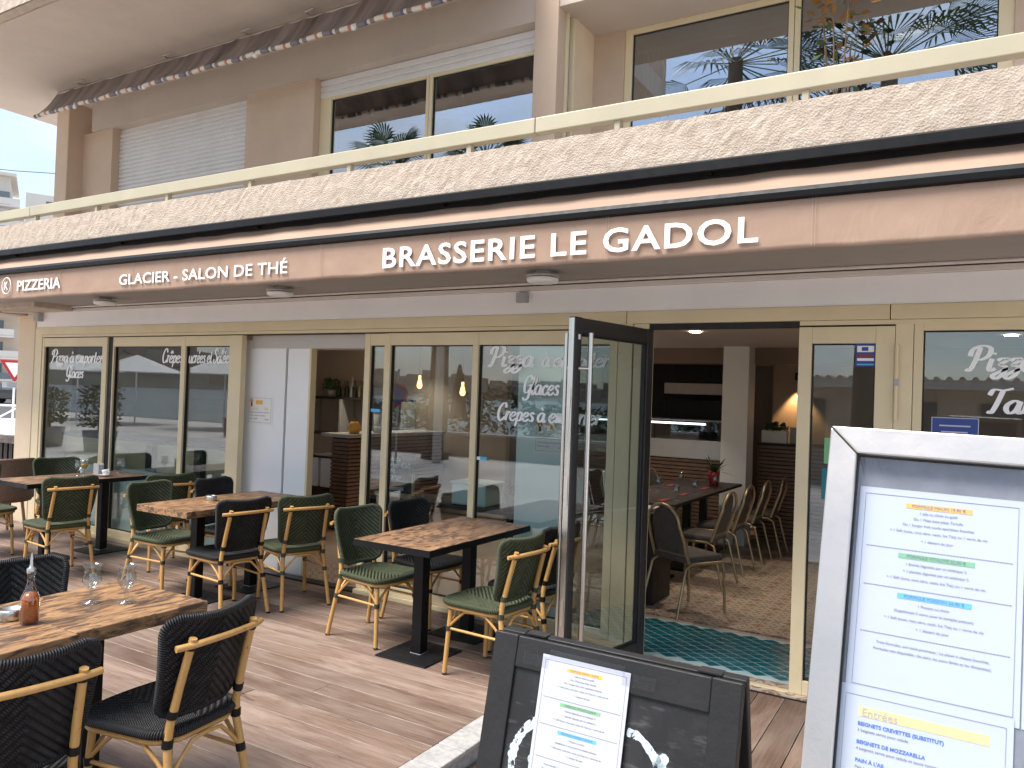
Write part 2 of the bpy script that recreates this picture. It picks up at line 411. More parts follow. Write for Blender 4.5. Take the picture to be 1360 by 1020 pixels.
def cloth(name, c):
    m, nt, b = nmat(name)
    v = coords(nt); n = noise(nt, v, 1.1, 6, .65, .5); f = noise(nt, nd(nt, 'Mapping', {0: v, 3: (3, 1, .8)}).outputs[0], 2.2, 6, .62, .8)
    cc = mixc(nt, ramp(nt, n, [(.3, 0.), (.7, 1.)]), tuple(x*.9 for x in c), tuple(x*1.08 for x in c))
    nt.links.new(cc, b.inputs['Base Color']); b.inputs['Roughness'].default_value = .75
    nt.links.new(bump(nt, f, .30, .03), b.inputs['Normal']); return m
MT['awning'] = cloth('brown_awning_cloth', (.36, .24, .172))
def striped():
    m, nt, b = nmat('striped_awning_cloth')
    s = nd(nt, 'SeparateXYZ', {0: coords(nt)}).outputs[0]
    t = mth(nt, 'FRACT', mth(nt, 'DIVIDE', s, .42))
    n = nd(nt, 'ValToRGB', {0: t}); n.color_ramp.interpolation = 'CONSTANT'
    e = n.color_ramp.elements
    st = [(0, (.62, .55, .47)), (.18, (.46, .17, .10)), (.27, (.66, .6, .52)), (.42, (.20, .17, .16)), (.64, (.09, .10, .17)), (.72, (.60, .52, .44)), (.8, (.20, .17, .16)), (.93, (.62, .55, .47))]
    while len(e) < len(st): e.new(.5)
    for k, (p, c) in enumerate(st): e[k].position = p; e[k].color = (*c, 1)
    nt.links.new(n.outputs[0], b.inputs['Base Color']); b.inputs['Roughness'].default_value = .85; return m
MT['striped'] = striped()
MT['striped_dull'] = M('faded_awning_underside', (.235, .185, .165), .9, 0, .55, 1.6, stretch=(3.3, .6, .6))

def tilemat(name):
    m, nt, b = nmat(name)
    t = nd(nt, 'TexCoord').outputs['Object']; s = nd(nt, 'SeparateXYZ', {0: t})
    x, y = s.outputs[0], s.outputs[1]
    r = mth(nt, 'SQRT', mth(nt, 'ADD', mth(nt, 'MULTIPLY', x, x), mth(nt, 'MULTIPLY', y, y)))
    th = mth(nt, 'ARCTAN2', y, x)
    pet = mth(nt, 'ABSOLUTE', mth(nt, 'COSINE', mth(nt, 'MULTIPLY', th, 2.)))
    q = mth(nt, 'DIVIDE', r, mth(nt, 'ADD', mth(nt, 'MULTIPLY', pet, .055), .035))
    c = ramp(nt, mth(nt, 'MULTIPLY', q, .5), [(.0, (.30, .12, .07)), (.10, (.30, .12, .07)), (.13, (.58, .49, .40)), (.34, (.55, .46, .37)), (.37, (.22, .16, .13)), (.46, (.22, .16, .13)), (.5, (.52, .43, .34))])
    cr = mth(nt, 'ADD', mth(nt, 'ABSOLUTE', x), mth(nt, 'ABSOLUTE', y))
    ring = mth(nt, 'LESS_THAN', mth(nt, 'ABSOLUTE', mth(nt, 'SUBTRACT', cr, .155)), .012)
    c = mixc(nt, ring, c, (.33, .15, .09))
    c2 = mth(nt, 'GREATER_THAN', cr, .178); c = mixc(nt, c2, c, (.24, .19, .16))
    n = noise(nt, coords(nt, 'Object', (1, 1, 1), 1), 30, 4)
    c = mixc(nt, ramp(nt, n, [(.3, .3), (.7, 0.)]), c, (.30, .24, .2))
    nt.links.new(c, b.inputs['Base Color']); b.inputs['Roughness'].default_value = .38; return m
MT['tile'] = tilemat('patterned_cement_tile')
def boardmat():
    m, nt, b = nmat('chalkboard')
    v = coords(nt); n = noise(nt, v, 4, 7, .7, 1.); n2 = noise(nt, nd(nt, 'Mapping', {0: v, 3: (3, 3, 12)}).outputs[0], 5, 5)
    c = mixc(nt, ramp(nt, n, [(.45, 0.), (.8, .5)]), (.008, .008, .0085), (.085, .085, .09))
    c = mixc(nt, ramp(nt, n2, [(.56, 0.), (.72, .5)]), c, (.12, .12, .13))
    nt.links.new(c, b.inputs['Base Color']); b.inputs['Roughness'].default_value = .6; return m
MT['chalkboard'] = boardmat()
MT['board_frame'] = M('black_stained_frame', (.010, .0095, .0095), .55, 0, .3, 8, .15, 60, dirt=0)
MT['stitch'] = M('pale_stitching', (.46, .33, .25), .8)
def chalkmat():
    m, nt, b = nmat('pale_blue_brush_paint'); v = coords(nt)
    n = noise(nt, nd(nt, 'Mapping', {0: v, 3: (60, 60, 38)}).outputs[0], 1.4, 5, .65); f = noise(nt, v, 160, 3)
    c = mixc(nt, f, (.42, .53, .58), (.66, .77, .82)); c = mixc(nt, ramp(nt, n, [(.56, 0.), (.60, 1.)]), c, (.02, .02, .022))
    nt.links.new(c, b.inputs['Base Color']); b.inputs['Roughness'].default_value = .7; return m
MT['chalk'] = chalkmat()
MT['tape'] = glass('clear_tape', (.95, .95, .96), 1.35, .12)
MT['dust'] = M('dusty_joint', (.26, .205, .17), .95)
MT['kerb'] = M('pale_kerb_stone', (.37, .355, .34), .8, 0, .22, 30, .25, 140, dirt=.2)
MT['brushed'] = M('brushed_frame', (.60, .56, .525), .36, .85, .06, 3, .04, 90, dirt=.1)
MT['grey_back'] = M('grey_felt', (.22, .22, .23), .8, 0, .2, 15)

# ---------------------------------------------------------------- ground, street, hills
from mathutils import noise as mn
g = MB().grid(lambda u, v: (-2500+5000*u, -2500+5000*v, -.19), 8, 8, False).build('ground', MT['pave']); tag(g, 'pale concrete pavement and ground all around the terrace', 'ground', kind='structure')
MT['sea'] = M('sea_water', (.03, .055, .075), .22, 0, .2, .05, .35, 1.5)
sea = MB().grid(lambda u, v: (-900+1800*u, -700+684*v, -.17), 4, 4, False).build('sea', MT['sea']); tag(sea, 'calm grey blue bay beyond the promenade', 'sea', kind='structure')
rd = bx('road', MT['asphalt'], None, -200, -31, 19, 40, -.3, -.184, 0); tag(rd, 'grey asphalt street left of the building', 'road', kind='structure')
def hillz(x, y):
    a = atan2(-y, -x); d = hypot(x, y)
    k = max(0, min(1, (d-320)/500)); k = k*k*(3-2*k)
    prof = 46+30*mn.noise((a*2.2, 3.1, 0))+16*mn.noise((a*7, 1.7, 0))+6*mn.noise((a*21, .3, 0))
    fall = .28+.72*max(0, min(1, (1.05-a)/.6))
    return -1+k*prof*fall+k*5*mn.noise((x*.02, y*.02, 0))
hm = MB()
hm.grid(lambda u, v: (lambda a, d: (-cos(a)*d, -sin(a)*d, hillz(-cos(a)*d, -sin(a)*d)))(-.25+2.6*u, 300+900*v*v), 120, 24)
tag(hm.build('hill', MT['hill']), 'dark distant hillside across the bay', 'hill', kind='structure')

# ---------------------------------------------------------------- terrace deck, kerb, ramp
DX0, DX1, DY0, DY1 = -11.4, -2.168, .25, 4.9
deck = bx('deck', MT['seal'], None, DX0, DX1, DY0, DY1+.05, -.17, -.026, 0); tag(deck, 'weathered wooden terrace deck in front of the glazing', 'deck', kind='structure')
y = DY1; row = 0
while y > DY0+.05:
    w = .157
    x = DX1
    first = random.uniform(.8, 3.2)
    while x > DX0:
        ln = first if x == DX1 else random.uniform(2.2, 3.4)
        xa = max(DX0, x-ln)
        dz = random.uniform(-.0012, .0012)
        bx('deck_board', MT['deck'], deck, xa+.0015, x-.0015, y-w+.0035, y, -.024, dz, .003)
        x = xa
    y -= w; row += 1
kb = bx('kerb', MT['kerb'], None, DX1+.012, -2.03, .2, 4.86, -.19, -.025, 0); tag(kb, 'low pale stone kerb along the right edge of the deck', 'kerb', kind='structure')
yy = 4.86
while yy > .25:
    bx('kerb_stone', MT['kerb'], kb, DX1+.003, -2.008+random.uniform(-.003, .003), yy-.197, yy, -.023, .004+random.uniform(-.002, .002), .006); yy -= .2
rz = lambda yv: -.068-.05*max(0, (4.86-yv))/3.6
rm = MB().add([(-2.03, .3, rz(.3)-.03), (2.5, .3, rz(.3)-.03), (2.5, 4.86, rz(4.86)-.03), (-2.03, 4.86, rz(4.86)-.03)], [(0, 1, 2, 3)]).build('ramp', MT['seal'])
tag(rm, 'wooden boarded ramp leading up to the entrance', 'ramp', kind='structure')
x = -2.02
tilt = atan2(rz(4.86)-rz(.3), 4.56)
while x < 2.4:
    wb = .158; yc = (4.86+.3)/2
    b = MB().box(-2.28, 2.28, -wb/2+.003, wb/2-.003, -.02, 0).build('ramp_board', MT['ramp'], rm, (x+wb/2, yc, rz(yc)+random.uniform(-.001, .001)), (0, -tilt, pi/2), .003)
    x += wb

# ---------------------------------------------------------------- interior floor
FZ = -.055
fl = bx('interior_floor', MT['int_floor'], None, -9.7, 3.2, 4.93, 11.3, -.2, FZ-.012, 0); tag(fl, 'restaurant floor inside with patterned cement tiles', 'floor', kind='structure')
tm = MB().box(-.099, .099, -.099, .099, -.01, 0).mesh('tile'); tm.materials.append(MT['tile'])
def tile(x, y): return mk('tile', tm, None, fl, (x, y, FZ+random.uniform(-.0006, .0006)))
cells = [(-3.5+.2*i, 4.98+.2*j) for j in range(27) for i in range(15)]
TE = (-2.35, -.72, 5.17, 5.98)
vis = [c for c in cells if not (TE[0]-.02 < c[0] < TE[1]+.02 and TE[2]-.02 < c[1] < TE[3]+.02)]
vis.sort(key=lambda c: c[1])
for c in vis[:276]: tile(*c)
for j in range(4):
    for i in range(6): tile(-5.35+.2*i, 5.13+.2*j)
rest = MB()
for x, y in vis[276:]: rest.box(x-.099, x+.099, y-.099, y+.099, FZ-.01, FZ)
tag(rest.build('tile_field', MT['tile'], fl), kind='stuff')
tb = bx('teal_bed', MT['grout'], fl, TE[0]+.09, TE[1]-.09, TE[2]-.09, TE[3]+.0, FZ-.01, FZ-.0025, 0)
tl = MB(); a, b_ = .15, .10
for i in range(-20, 30):
    for j in range(-20, 30):
        cx = TE[0]+(i+j)*a/2; cy = TE[2]+(i-j)*b_/2
        if TE[0]+.13 < cx < TE[1]-.13 and TE[2]-.05 < cy < TE[3]-.04:
            k = .87; tl.add([(cx-a/2*k, cy, FZ), (cx, cy-b_/2*k, FZ), (cx+a/2*k, cy, FZ), (cx, cy+b_/2*k, FZ)], [(0, 1, 2, 3)])
tag(tl.build('teal_tile_inlay', MT['teal'], fl), kind='stuff')

# ---------------------------------------------------------------- the building
BL = thing('restaurant_building', 'cream stuccoed building with glazed ground floor and long balconies above', 'building', (-4, 5, 0))
def stuccoface(name, x0, x1, yf, z0, z1, th, cut=.06):
    m = MB(); nx = int((x1-x0)/.035); nz = max(2, int((z1-z0)/.035))
    def fn(u, v):
        x = x0+(x1-x0)*u; z = z0+(z1-z0)*v
        d = .003*mn.noise((x*9, z*9, 1.3))+.005*mn.noise((x*28, z*28, 4.))
        e = .008*mn.noise((x*11, 7.7, z)) if v == 1 else 0
        return (x, yf-.008+d, z+e)
    m.grid(fn, nx, nz, False)
    m.box(x0, x1, yf+.012, yf+th, z0, z1-.004)
    return m.build(name, MT['stucco'], BL, fix=False)
stuccoface('balcony_parapet', -11.6, 4.2, 4.0, 2.50, 3.206, .12)
stuccoface('upper_parapet', -11.6, -3.4, 3.985, 5.40, 6.1, .12)
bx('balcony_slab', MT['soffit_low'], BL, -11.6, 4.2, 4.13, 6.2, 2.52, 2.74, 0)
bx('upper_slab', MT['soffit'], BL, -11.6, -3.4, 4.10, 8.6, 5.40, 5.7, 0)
bx('bay_ceiling', MT['soffit'], BL, -3.395, 4.2, 5.9, 8.6, 5.10, 5.7, 0)
for xa, xb in ((-11.6, -7.95), (-7.945, -2.3), (-2.295, 4.2)): bx('handrail', MT['rail'], BL, xa, xb, 4.02, 4.09, 3.272, 3.366, .006)
for k in range(-4, 11):
    x = -.75-1.018*k
    bx('rail_post', MT['rail'], BL, x-.017, x+.017, 4.035, 4.075, 3.16, 3.272, .002)
# upper wall, column, shutters
bx('beam', MT['soffit'], BL, -10.2, -3.401, 5.90, 6.3, 5.02, 5.40, 0)
for xa, xb in ((-10.5, -9.77), (-7.19, -6.12)): bx('wall', MT['tan_wall'], BL, xa, xb, 5.93, 6.3, 2.74, 5.02, .004)
bx('wall', MT['tan_wall'], BL, -3.40, -3.165, 5.885, 6.02, 2.74, 5.72, .004)
bx('column', MT['tan_wall'], BL, -10.72, -10.43, 5.72, 6.06, 2.74, 5.41, .01)
bx('side_wall', MT['cream_wall'], BL, -3.30, -3.13, 6.16, 6.56, 2.74, 5.11, 0)
bx('wall', MT['tan_wall'], BL, -3.129, -2.82, 6.55, 6.8, 2.74, 5.11, 0)
bx('wall', MT['tan_wall'], BL, .21, 4.0, 6.55, 6.8, 2.74, 5.11, 0)
sm_ = MB(); z = 2.76
while z < 4.97:
    sm_.add([(-9.77, 6.05, z), (-7.19, 6.05, z), (-7.19, 6.036, z+.012), (-9.77, 6.036, z+.012), (-7.19, 6.036, z+.04), (-9.77, 6.036, z+.04), (-7.19, 6.05, z+.052), (-9.77, 6.05, z+.052)],
            [(0, 1, 2, 3), (3, 2, 4, 5), (5, 4, 6, 7)]); z += .054
sm_.box(-9.77, -7.19, 6.052, 6.07, 2.74, 5.03)
tag(sm_.build('roller_shutter', MT['shutter'], BL, fix=False), 'closed white roller shutter on the balcony')
def frame(name, mat, parent, x0, x1, z0, z1, y0, y1, l, r, t, b, bev=.003, rot=None):
    m = MB()
    if l: m.box(x0, x0+l, y0, y1, z0, z1)
    if r: m.box(x1-r, x1, y0, y1, z0, z1)
    if t: m.box(x0+l, x1-r, y0+.002, y1-.002, z1-t, z1-.0005)
    if b: m.box(x0+l, x1-r, y0+.002, y1-.002, z0+.0005, z0+b)
    return m.build(name, mat, parent, bev=bev)
def window(x0, x1, z0, z1, y, l, r, t, b, gm='glass', th=.06, fm='cream', name='window', seal=True):
    f = frame(name, MT[fm], BL, x0, x1, z0, z1, y, y+th, l, r, t, b)
    yg = y+th*.55
    p = bx('pane', MT[gm], f, x0+l-.004, x1-r+.004, yg, yg+.006, z0+b-.004, z1-t+.004, 0)
    if seal: frame('seal', MT['seal'], f, x0+l-.002, x1-r+.002, z0+b-.002, z1-t+.002, yg-.012, yg+.016, .010, .010, .010, .010, 0)
    return f, p
def slats(name, x0, x1, y, z0, z1, mat, pitch=.054):
    m = MB(); z = z0
    while z < z1-.01:
        m.add([(x0, y, z), (x1, y, z), (x1, y-.012, z+.01), (x0, y-.012, z+.01), (x1, y-.012, z+pitch-.012), (x0, y-.012, z+pitch-.012), (x1, y, z+pitch-.002), (x0, y, z+pitch-.002)], [(0, 1, 2, 3), (3, 2, 4, 5), (5, 4, 6, 7)]); z += pitch
    m.box(x0, x1, y+.003, y+.012, z0, z1)
    return m.build(name, mat, BL, fix=False)
window(-6.12, -4.655, 2.76, 4.82, 6.02, .16, .035, .03, .05, 'glass_up')
window(-4.65, -3.40, 2.76, 4.82, 6.02, .035, .05, .03, .05, 'glass_up')
slats('roller_shutter', -6.12, -3.40, 6.03, 4.82, 5.02, MT['shutter'], .066)
window(-2.82, -1.325, 2.76, 5.10, 6.57, .07, .045, .05, .05, 'glass_up')
window(-1.32, .21, 2.76, 5.10, 6.57, .045, .10, .05, .05, 'glass_up')
slats('roller_shutter', -2.76, -1.37, 6.625, 4.86, 5.05, MT['shutter_cream'], .056)
slats('roller_shutter', -1.28, .12, 6.625, 4.95, 5.05, MT['shutter_cream'], .056)
f = MB().box(-3.20, -3.14, 6.03, 6.06, 2.76, 5.10).box(-3.20, -3.14, 6.13, 6.16, 2.76, 5.10).build('window', MT['cream'], BL)
MB().box(-3.175, -3.169, 6.06, 6.13, 2.76, 5.10).build('pane', MT['glass_up'], f)
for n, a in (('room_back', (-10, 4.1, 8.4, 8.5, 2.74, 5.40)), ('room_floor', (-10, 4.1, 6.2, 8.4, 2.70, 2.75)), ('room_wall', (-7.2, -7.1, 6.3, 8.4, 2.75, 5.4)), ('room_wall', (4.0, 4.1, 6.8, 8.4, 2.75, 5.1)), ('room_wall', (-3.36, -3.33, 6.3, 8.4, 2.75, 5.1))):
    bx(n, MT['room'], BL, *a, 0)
for xa, wd_ in ((-2.73, .22), (-1.25, .16), (.0, .11)):
    MB().grid(lambda u, v: (xa+wd_*u, 6.80+.018*sin(u*wd_*130), 2.78+2.3*v), 40, 2).build('curtain', MT['curtain'], BL, fix=False)

# ground-floor front
bx('fascia_board', MT['white_fascia'], BL, -9.5, 4.2, 4.945, 5.0, 2.292, 2.462, .002)
bx('trim_board', MT['pipe'], BL, -9.6, 4.2, 4.925, 5.0, 2.463, 2.495, .004)
MB().tube([(-9.75, 4.905, 2.508), (-4, 4.905, 2.510), (4.2, 4.905, 2.508)], .011, 8).build('conduit', MT['pipe'], BL)
MB().tube([(-9.62, 4.60, 2.75), (-9.62, 4.60, 2.47), (-9.62, 4.62, 2.455), (-9.5, 4.75, 2.455), (-9.42, 4.89, 2.46)], .016, 8).build('drain_pipe', MT['pipe'], BL)
bx('junction_box', MT['plastic_grey'], BL, -2.915, -2.825, 4.905, 4.95, 2.375, 2.45, .004)
bx('junction_box', MT['plastic_grey'], BL, -9.46, -9.36, 4.88, 4.95, 2.36, 2.46, .004)
bx('corner_beam', MT['stucco'], BL, -9.60, -8.72, 4.5, 4.92, 2.462, 2.53, .01)
bx('corner_beam', MT['stucco'], BL, -11.6, -9.64, 4.4, 4.92, 2.43, 2.53, .01)
bx('corner_column', MT['cream_wall'], BL, -9.86, -9.505, 4.93, 5.4, -.19, 2.40, .008)
bx('column_capital', MT['cream_wall'], BL, -9.88, -9.49, 4.915, 5.4, 2.40, 2.44, .004)
bx('corner_strip', MT['cream'], BL, -9.503, -9.36, 4.937, 5.02, 0, 2.292, .003)
for xa, xb in ((-9.36, -2.045), (-2.04, -.415), (-.41, 4.2)): bx('transom', MT['cream'], BL, xa, xb, 4.935, 5.03, 2.205, 2.291, .003)
bx('transom_strip', MT['seal'], BL, -9.36, 4.2, 4.965, 5.03, 2.168, 2.205, 0)
for xa, xb in ((-9.36, -2.105), (-.91, 1.9)): bx('transom_strip', MT['cream'], BL, xa, xb, 4.94, 4.962, 2.176, 2.203, .002)
bx('sill', MT['cream'], BL, -9.36, -6.0, 4.93, 5.03, -.02, .03, .004)
bx('sill', MT['cream'], BL, -4.42, -2.02, 4.93, 5.03, -.02, .022, .004)
bx('door_track', MT['anthracite'], BL, -6.0, -4.42, 4.93, 5.03, -.02, .004, .002)

# script lettering drawn with a broad pen
GL = {
 'a': (1.0, [[(.75,.85),(.45,1.0),(.12,.7),(.1,.3),(.35,.0),(.65,.25),(.78,.95)], [(.78,.98),(.76,.3),(.88,.02),(1.1,.2)]]),
 'e': (.85, [[(.1,.42),(.5,.55),(.7,.82),(.42,1.0),(.12,.65),(.15,.2),(.45,0),(.88,.28)]]),
 'i': (.45, [[(.15,.97),(.12,.25),(.25,.0),(.5,.2)], [(.19,1.32),(.22,1.45)]]),
 'z': (.74, [[(.05,.8),(.28,1.0),(.64,.92),(.28,.48),(.62,.3),(.55,-.3),(.2,-.62),(.02,-.38),(.4,-.05),(.82,.22)]]),
 'm': (1.15, [[(.05,.85),(.17,.98),(.15,.0)], [(.15,.5),(.36,.97),(.49,.85),(.47,0)], [(.47,.5),(.68,.97),(.82,.85),(.8,.2),(.92,.0),(1.15,.2)]]),
 'p': (.82, [[(.17,1.02),(.12,-.65)], [(.14,.55),(.4,1.0),(.7,.75),(.65,.2),(.38,.0),(.14,.25)]]),
 'o': (.82, [[(.4,1.0),(.1,.65),(.12,.2),(.4,0),(.7,.3),(.68,.8),(.42,1.0)]]),
 'r': (.62, [[(.08,.85),(.17,1.0),(.14,0)], [(.15,.45),(.35,.97),(.6,.9)]]),
 't': (.52, [[(.22,1.6),(.16,.3),(.28,0),(.55,.2)], [(.0,1.0),(.46,1.02)]]),
 'l': (.44, [[(.08,.5),(.42,1.5),(.32,1.98),(.16,1.6),(.12,.3),(.25,0),(.5,.2)]]),
 'c': (.74, [[(.65,.78),(.45,1.0),(.12,.65),(.14,.2),(.42,0),(.78,.25)]]),
 's': (.66, [[(.6,.82),(.36,1.0),(.18,.75),(.52,.4),(.45,.03),(.08,.12)]]),
 'u': (.92, [[(.1,.98),(.1,.25),(.3,.0),(.6,.3),(.68,.98)], [(.68,.98),(.66,.2),(.78,0),(1.0,.2)]]),
 'k': (.82, [[(.15,1.95),(.12,0)], [(.6,.97),(.2,.45),(.46,.32),(.55,.02),(.85,.15)]]),
 'y': (.85, [[(.1,.98),(.12,.3),(.35,.1),(.65,.4),(.7,.98)], [(.7,.98),(.62,-.3),(.3,-.6),(.05,-.3)]]),
 'w': (1.15, [[(.1,.98),(.12,.2),(.3,0),(.5,.3),(.54,.95)], [(.54,.95),(.55,.2),(.75,0),(1.,.3),(1.02,.98)]]),
 'P': (1.22, [[(.5,1.9),(.38,.6),(.2,.0),(-.02,.12)], [(.02,1.15),(.08,1.72),(.6,2.02),(1.12,1.8),(1.1,1.2),(.7,.88),(.38,1.0)]]),
 'G': (1.15, [[(1.02,1.55),(.82,1.97),(.35,1.8),(.12,1.1),(.25,.3),(.6,.2),(.95,.6),(.98,1.0),(.62,.95)], [(.97,.98),(.86,-.3),(.45,-.6),(.08,-.35)]]),
 'C': (1.08, [[(1.02,1.45),(.88,1.92),(.5,1.92),(.15,1.3),(.15,.5),(.45,.0),(.82,.1),(1.06,.42)]]),
 'S': (1.02, [[(.95,1.55),(.72,1.97),(.35,1.8),(.3,1.4),(.75,.9),(.8,.35),(.45,.0),(.08,.2),(.1,.55)]]),
 'T': (1.05, [[(-.02,1.4),(.15,1.85),(.7,1.82),(1.22,1.98)], [(.68,1.82),(.52,.6),(.36,.0),(.12,.1)]]),
 'A': (1.2, [[(-.05,.1),(.2,.1),(.75,1.95)], [(.75,1.95),(.85,.3),(1.0,0),(1.2,.2)], [(.3,.7),(.85,.75)]]),
}
ACC = {'à': ('a', [(.28,1.68),(.52,1.3)]), 'é': ('e', [(.4,1.28),(.64,1.68)]), 'ê': ('e', [(.18,1.3),(.44,1.66),(.66,1.3)])}
def spline(p, n=7):
    if len(p) == 2: return p
    q = [p[0]]+list(p)+[p[-1]]; out = []
    for i in range(len(p)-1):
        a, b, c, d = q[i:i+4]
        for k in range(n):
            t = k/n
            out.append(tuple(.5*(2*b[j]+(c[j]-a[j])*t+(2*a[j]-5*b[j]+4*c[j]-d[j])*t*t+(3*b[j]-a[j]-3*c[j]+d[j])*t**3) for j in (0, 1)))
    out.append(p[-1]); return out
def script(s, x0, x1, zb, xh, y, parent, thick=.15, thin=.06, slant=.2):
    out = []; x = 0; tw = 0
    for ch in s:
        if ch == ' ': x += .45; continue
        base, extra = (ch, None) if ch in GL else ACC[ch]
        adv, st = GL[base]; m = MB()
        for p in st+([extra] if extra else []):
            q = spline([(a+x, b) for a, b in p]); q = [(a+b*slant, b) for a, b in q]
            n = len(q); Lf = []; Rt = []
            for i in range(n):
                a = q[max(0, i-1)]; b = q[min(n-1, i+1)]
                dx, dy = b[0]-a[0], b[1]-a[1]; l = hypot(dx, dy) or 1
                w = thin+(thick-thin)*abs(dy/l)**1.2
                w *= .8 if i in (0, n-1) else 1
                Lf.append((q[i][0]-dy/l*w, q[i][1]+dx/l*w)); Rt.append((q[i][0]+dy/l*w, q[i][1]-dx/l*w))
            z = -.00012*tw; tw += 1
            m.add([(a, z, c) for a, c in Lf+Rt], [(i, i+1, n+i+1, n+i) for i in range(n-1)])
        out.append(m); x += adv
    k = (x1-x0)/x
    for m in out:
        m.v = [(x0+a*k, y+.0118+b, zb+c*xh) for a, b, c in m.v]
        m.build('letter', MT['letter'], parent, fix=False)

YF = 4.945
f, p = window(-9.36, -8.075, .03, 2.167, YF, .045, .085, .10, .07)
script('Pizza à emporter', -9.22, -8.20, 1.885, .075, YF+.02, f)
script('Glaces', -8.9, -8.56, 1.715, .07, YF+.02, f, thick=.165)
bx('seal_strip', MT['seal'], BL, -8.073, -8.0, 4.965, 5.03, .03, 2.167, 0)
f, p = window(-8.0, -6.79, .03, 2.167, YF+.02, .02, .055, .10, .07)
script('Crêpes', -7.19, -6.86, 1.90, .072, YF+.04, f, thick=.165)
f, p = window(-6.787, -5.925, .03, 2.167, YF, .035, .17, .10, .07)
script('ucrées et Salées', -6.735, -6.10, 1.90, .072, YF+.02, f, thick=.165)
f, p = window(-4.425, -4.165, .022, 2.167, YF+.03, .06, .045, .10, .07)
sk = bx('sticker', MT['hl_b'], f, -4.35, -4.25, YF+.050, YF+.052, 1.508, 1.535, 0)
f, p = window(-4.160, -3.268, .022, 2.167, YF+.01, .03, .045, .10, .07)
f, p = window(-3.265, -2.105, .022, 2.167, YF, .012, .06, .10, .07)
bx('sticker', MT['hl_b'], f, -3.245, -3.155, YF+.020, YF+.022, 1.185, 1.212, 0)
bx('sticker_patch', MT['white'], f, -3.245, -3.215, YF+.0185, YF+.0198, 1.187, 1.210, 0)
script('Pizza', -3.18, -2.79, 1.905, .078, YF+.02, f, thick=.165)
script('à emporter', -2.72, -2.19, 1.905, .065, YF+.02, f, thick=.165)
script('Glaces', -2.87, -2.57, 1.70, .07, YF+.02, f, thick=.165)
script('Crepes à emporter', -3.09, -2.235, 1.50, .065, YF+.02, f, thick=.165)
bx('jamb', MT['cream'], BL, -2.10, -1.995, 4.94, 5.06, 0, 2.205, .004)
bx('jamb', MT['cream'], BL, -1.99, -1.885, 4.95, 5.06, -.05, 2.205, .004)
# fixed right leaf and its hinges, right-hand window
f, p = window(-.912, -.385, -.055, 2.166, YF-.005, .075, .10, .10, .085, name='door')
for z0 in (1.86, 1.62): MB().tube([(-.372, 4.925, z0), (-.372, 4.925, z0+.10)], .011, 8).tube([(-.372, 4.925, z0+.101), (-.372, 4.925, z0+.2)], .011, 8).build('hinge', MT['cream'], f)
bx('hinge_plate', MT['plastic_grey'], f, -.384, -.36, 4.930, 4.944, 1.82, 1.86, 0)
bx('hinge_plate', MT['plastic_grey'], f, -.380, -.362, 4.932, 4.944, 1.73, 1.83, 0)
st = bx('sticker', MT['sign_blue'], f, -.592, -.487, YF+.012, YF+.014, 1.93, 2.065, 0)
for za, zb, mm in ((2.015, 2.052, 'white'), (1.985, 2.000, 'red'), (1.963, 1.979, 'white'), (1.938, 1.946, 'hl_b')): bx('sticker_print', MT[mm], f, -.585, -.494, YF+.0095, YF+.0115, za, zb, 0)
bx('sticker_print', MT['sign_blue'], f, -.560, -.525, YF+.0075, YF+.009, 2.022, 2.045, 0)
bx('sticker', MT['hl_g'], f, -.752, -.66, YF+.012, YF+.014, 1.345, 1.50, 0)
bx('sticker', MT['teal'], f, -.762, -.66, YF+.012, YF+.014, 1.13, 1.318, 0)
bx('jamb', MT['cream'], BL, -.383, -.29, 4.945, 5.03, -.06, 2.204, .003)
f, p = window(-.287, 1.9, -.05, 2.204, YF, .047, .06, .066, .09)
script('Pizza', -.03, .30, 1.915, .068, YF+.02, f, thick=.165)
script('Take Away', .065, .75, 1.685, .068, YF+.02, f, thick=.165)
po = bx('window_poster', MT['sign_blue'], f, -.185, .035, YF+.012, YF+.014, 1.30, 1.645, 0)
bx('poster_border', MT['paper'], f, -.19, .04, YF+.0145, YF+.016, 1.295, 1.65, 0)
for k in range(6): bx('poster_line', MT['paper'], f, -.15+.01*(k % 2), .0-.012*(k % 3), YF+.010, YF+.0115, 1.60-.035*k, 1.608-.035*k, 0)
bx('wall', MT['cream_wall'], BL, 1.905, 4.2, 4.94, 5.2, -.2, 2.2, 0)
# threshold strip
bx('threshold', MT['cream'], BL, -1.88, -.915, 4.935, 4.985, -.08, -.052, .003)

# ---------------------------------------------------------------- open glass door leaf
DR = MB().build('door', None) if False else None
dl = [(-1.862, 4.93), (-2.02, 4.06)]
dv = Vector((dl[1][0]-dl[0][0], dl[1][1]-dl[0][1], 0)); dlen = dv.length; dang = atan2(dv.y, dv.x)
m = MB()
for a, b, z0, z1 in ((0, .075, -.04, 2.162), (dlen-.066, dlen, -.04, 2.162)): m.box(a, b, -.025, .025, z0, z1)
m.box(.075, dlen-.066, -.023, .023, 2.065, 2.160); m.box(.075, dlen-.066, -.023, .023, -.039, .09)
leaf = m.build('door', MT['anthracite'], None, bev=.004); leaf['label'] = 'open dark framed glass door leaf'
MB().box(.073, dlen-.064, -.004, .004, .088, 2.067).build('pane', MT['glass'], leaf)
frame('seal', MT['seal'], leaf, .075, dlen-.066, .09, 2.065, -.014, .014, .012, .012, .012, .012, 0)
MB().box(dlen, dlen+.005, -.019, .019, -.03, 2.155).build('edge_profile', MT['steel'], leaf)
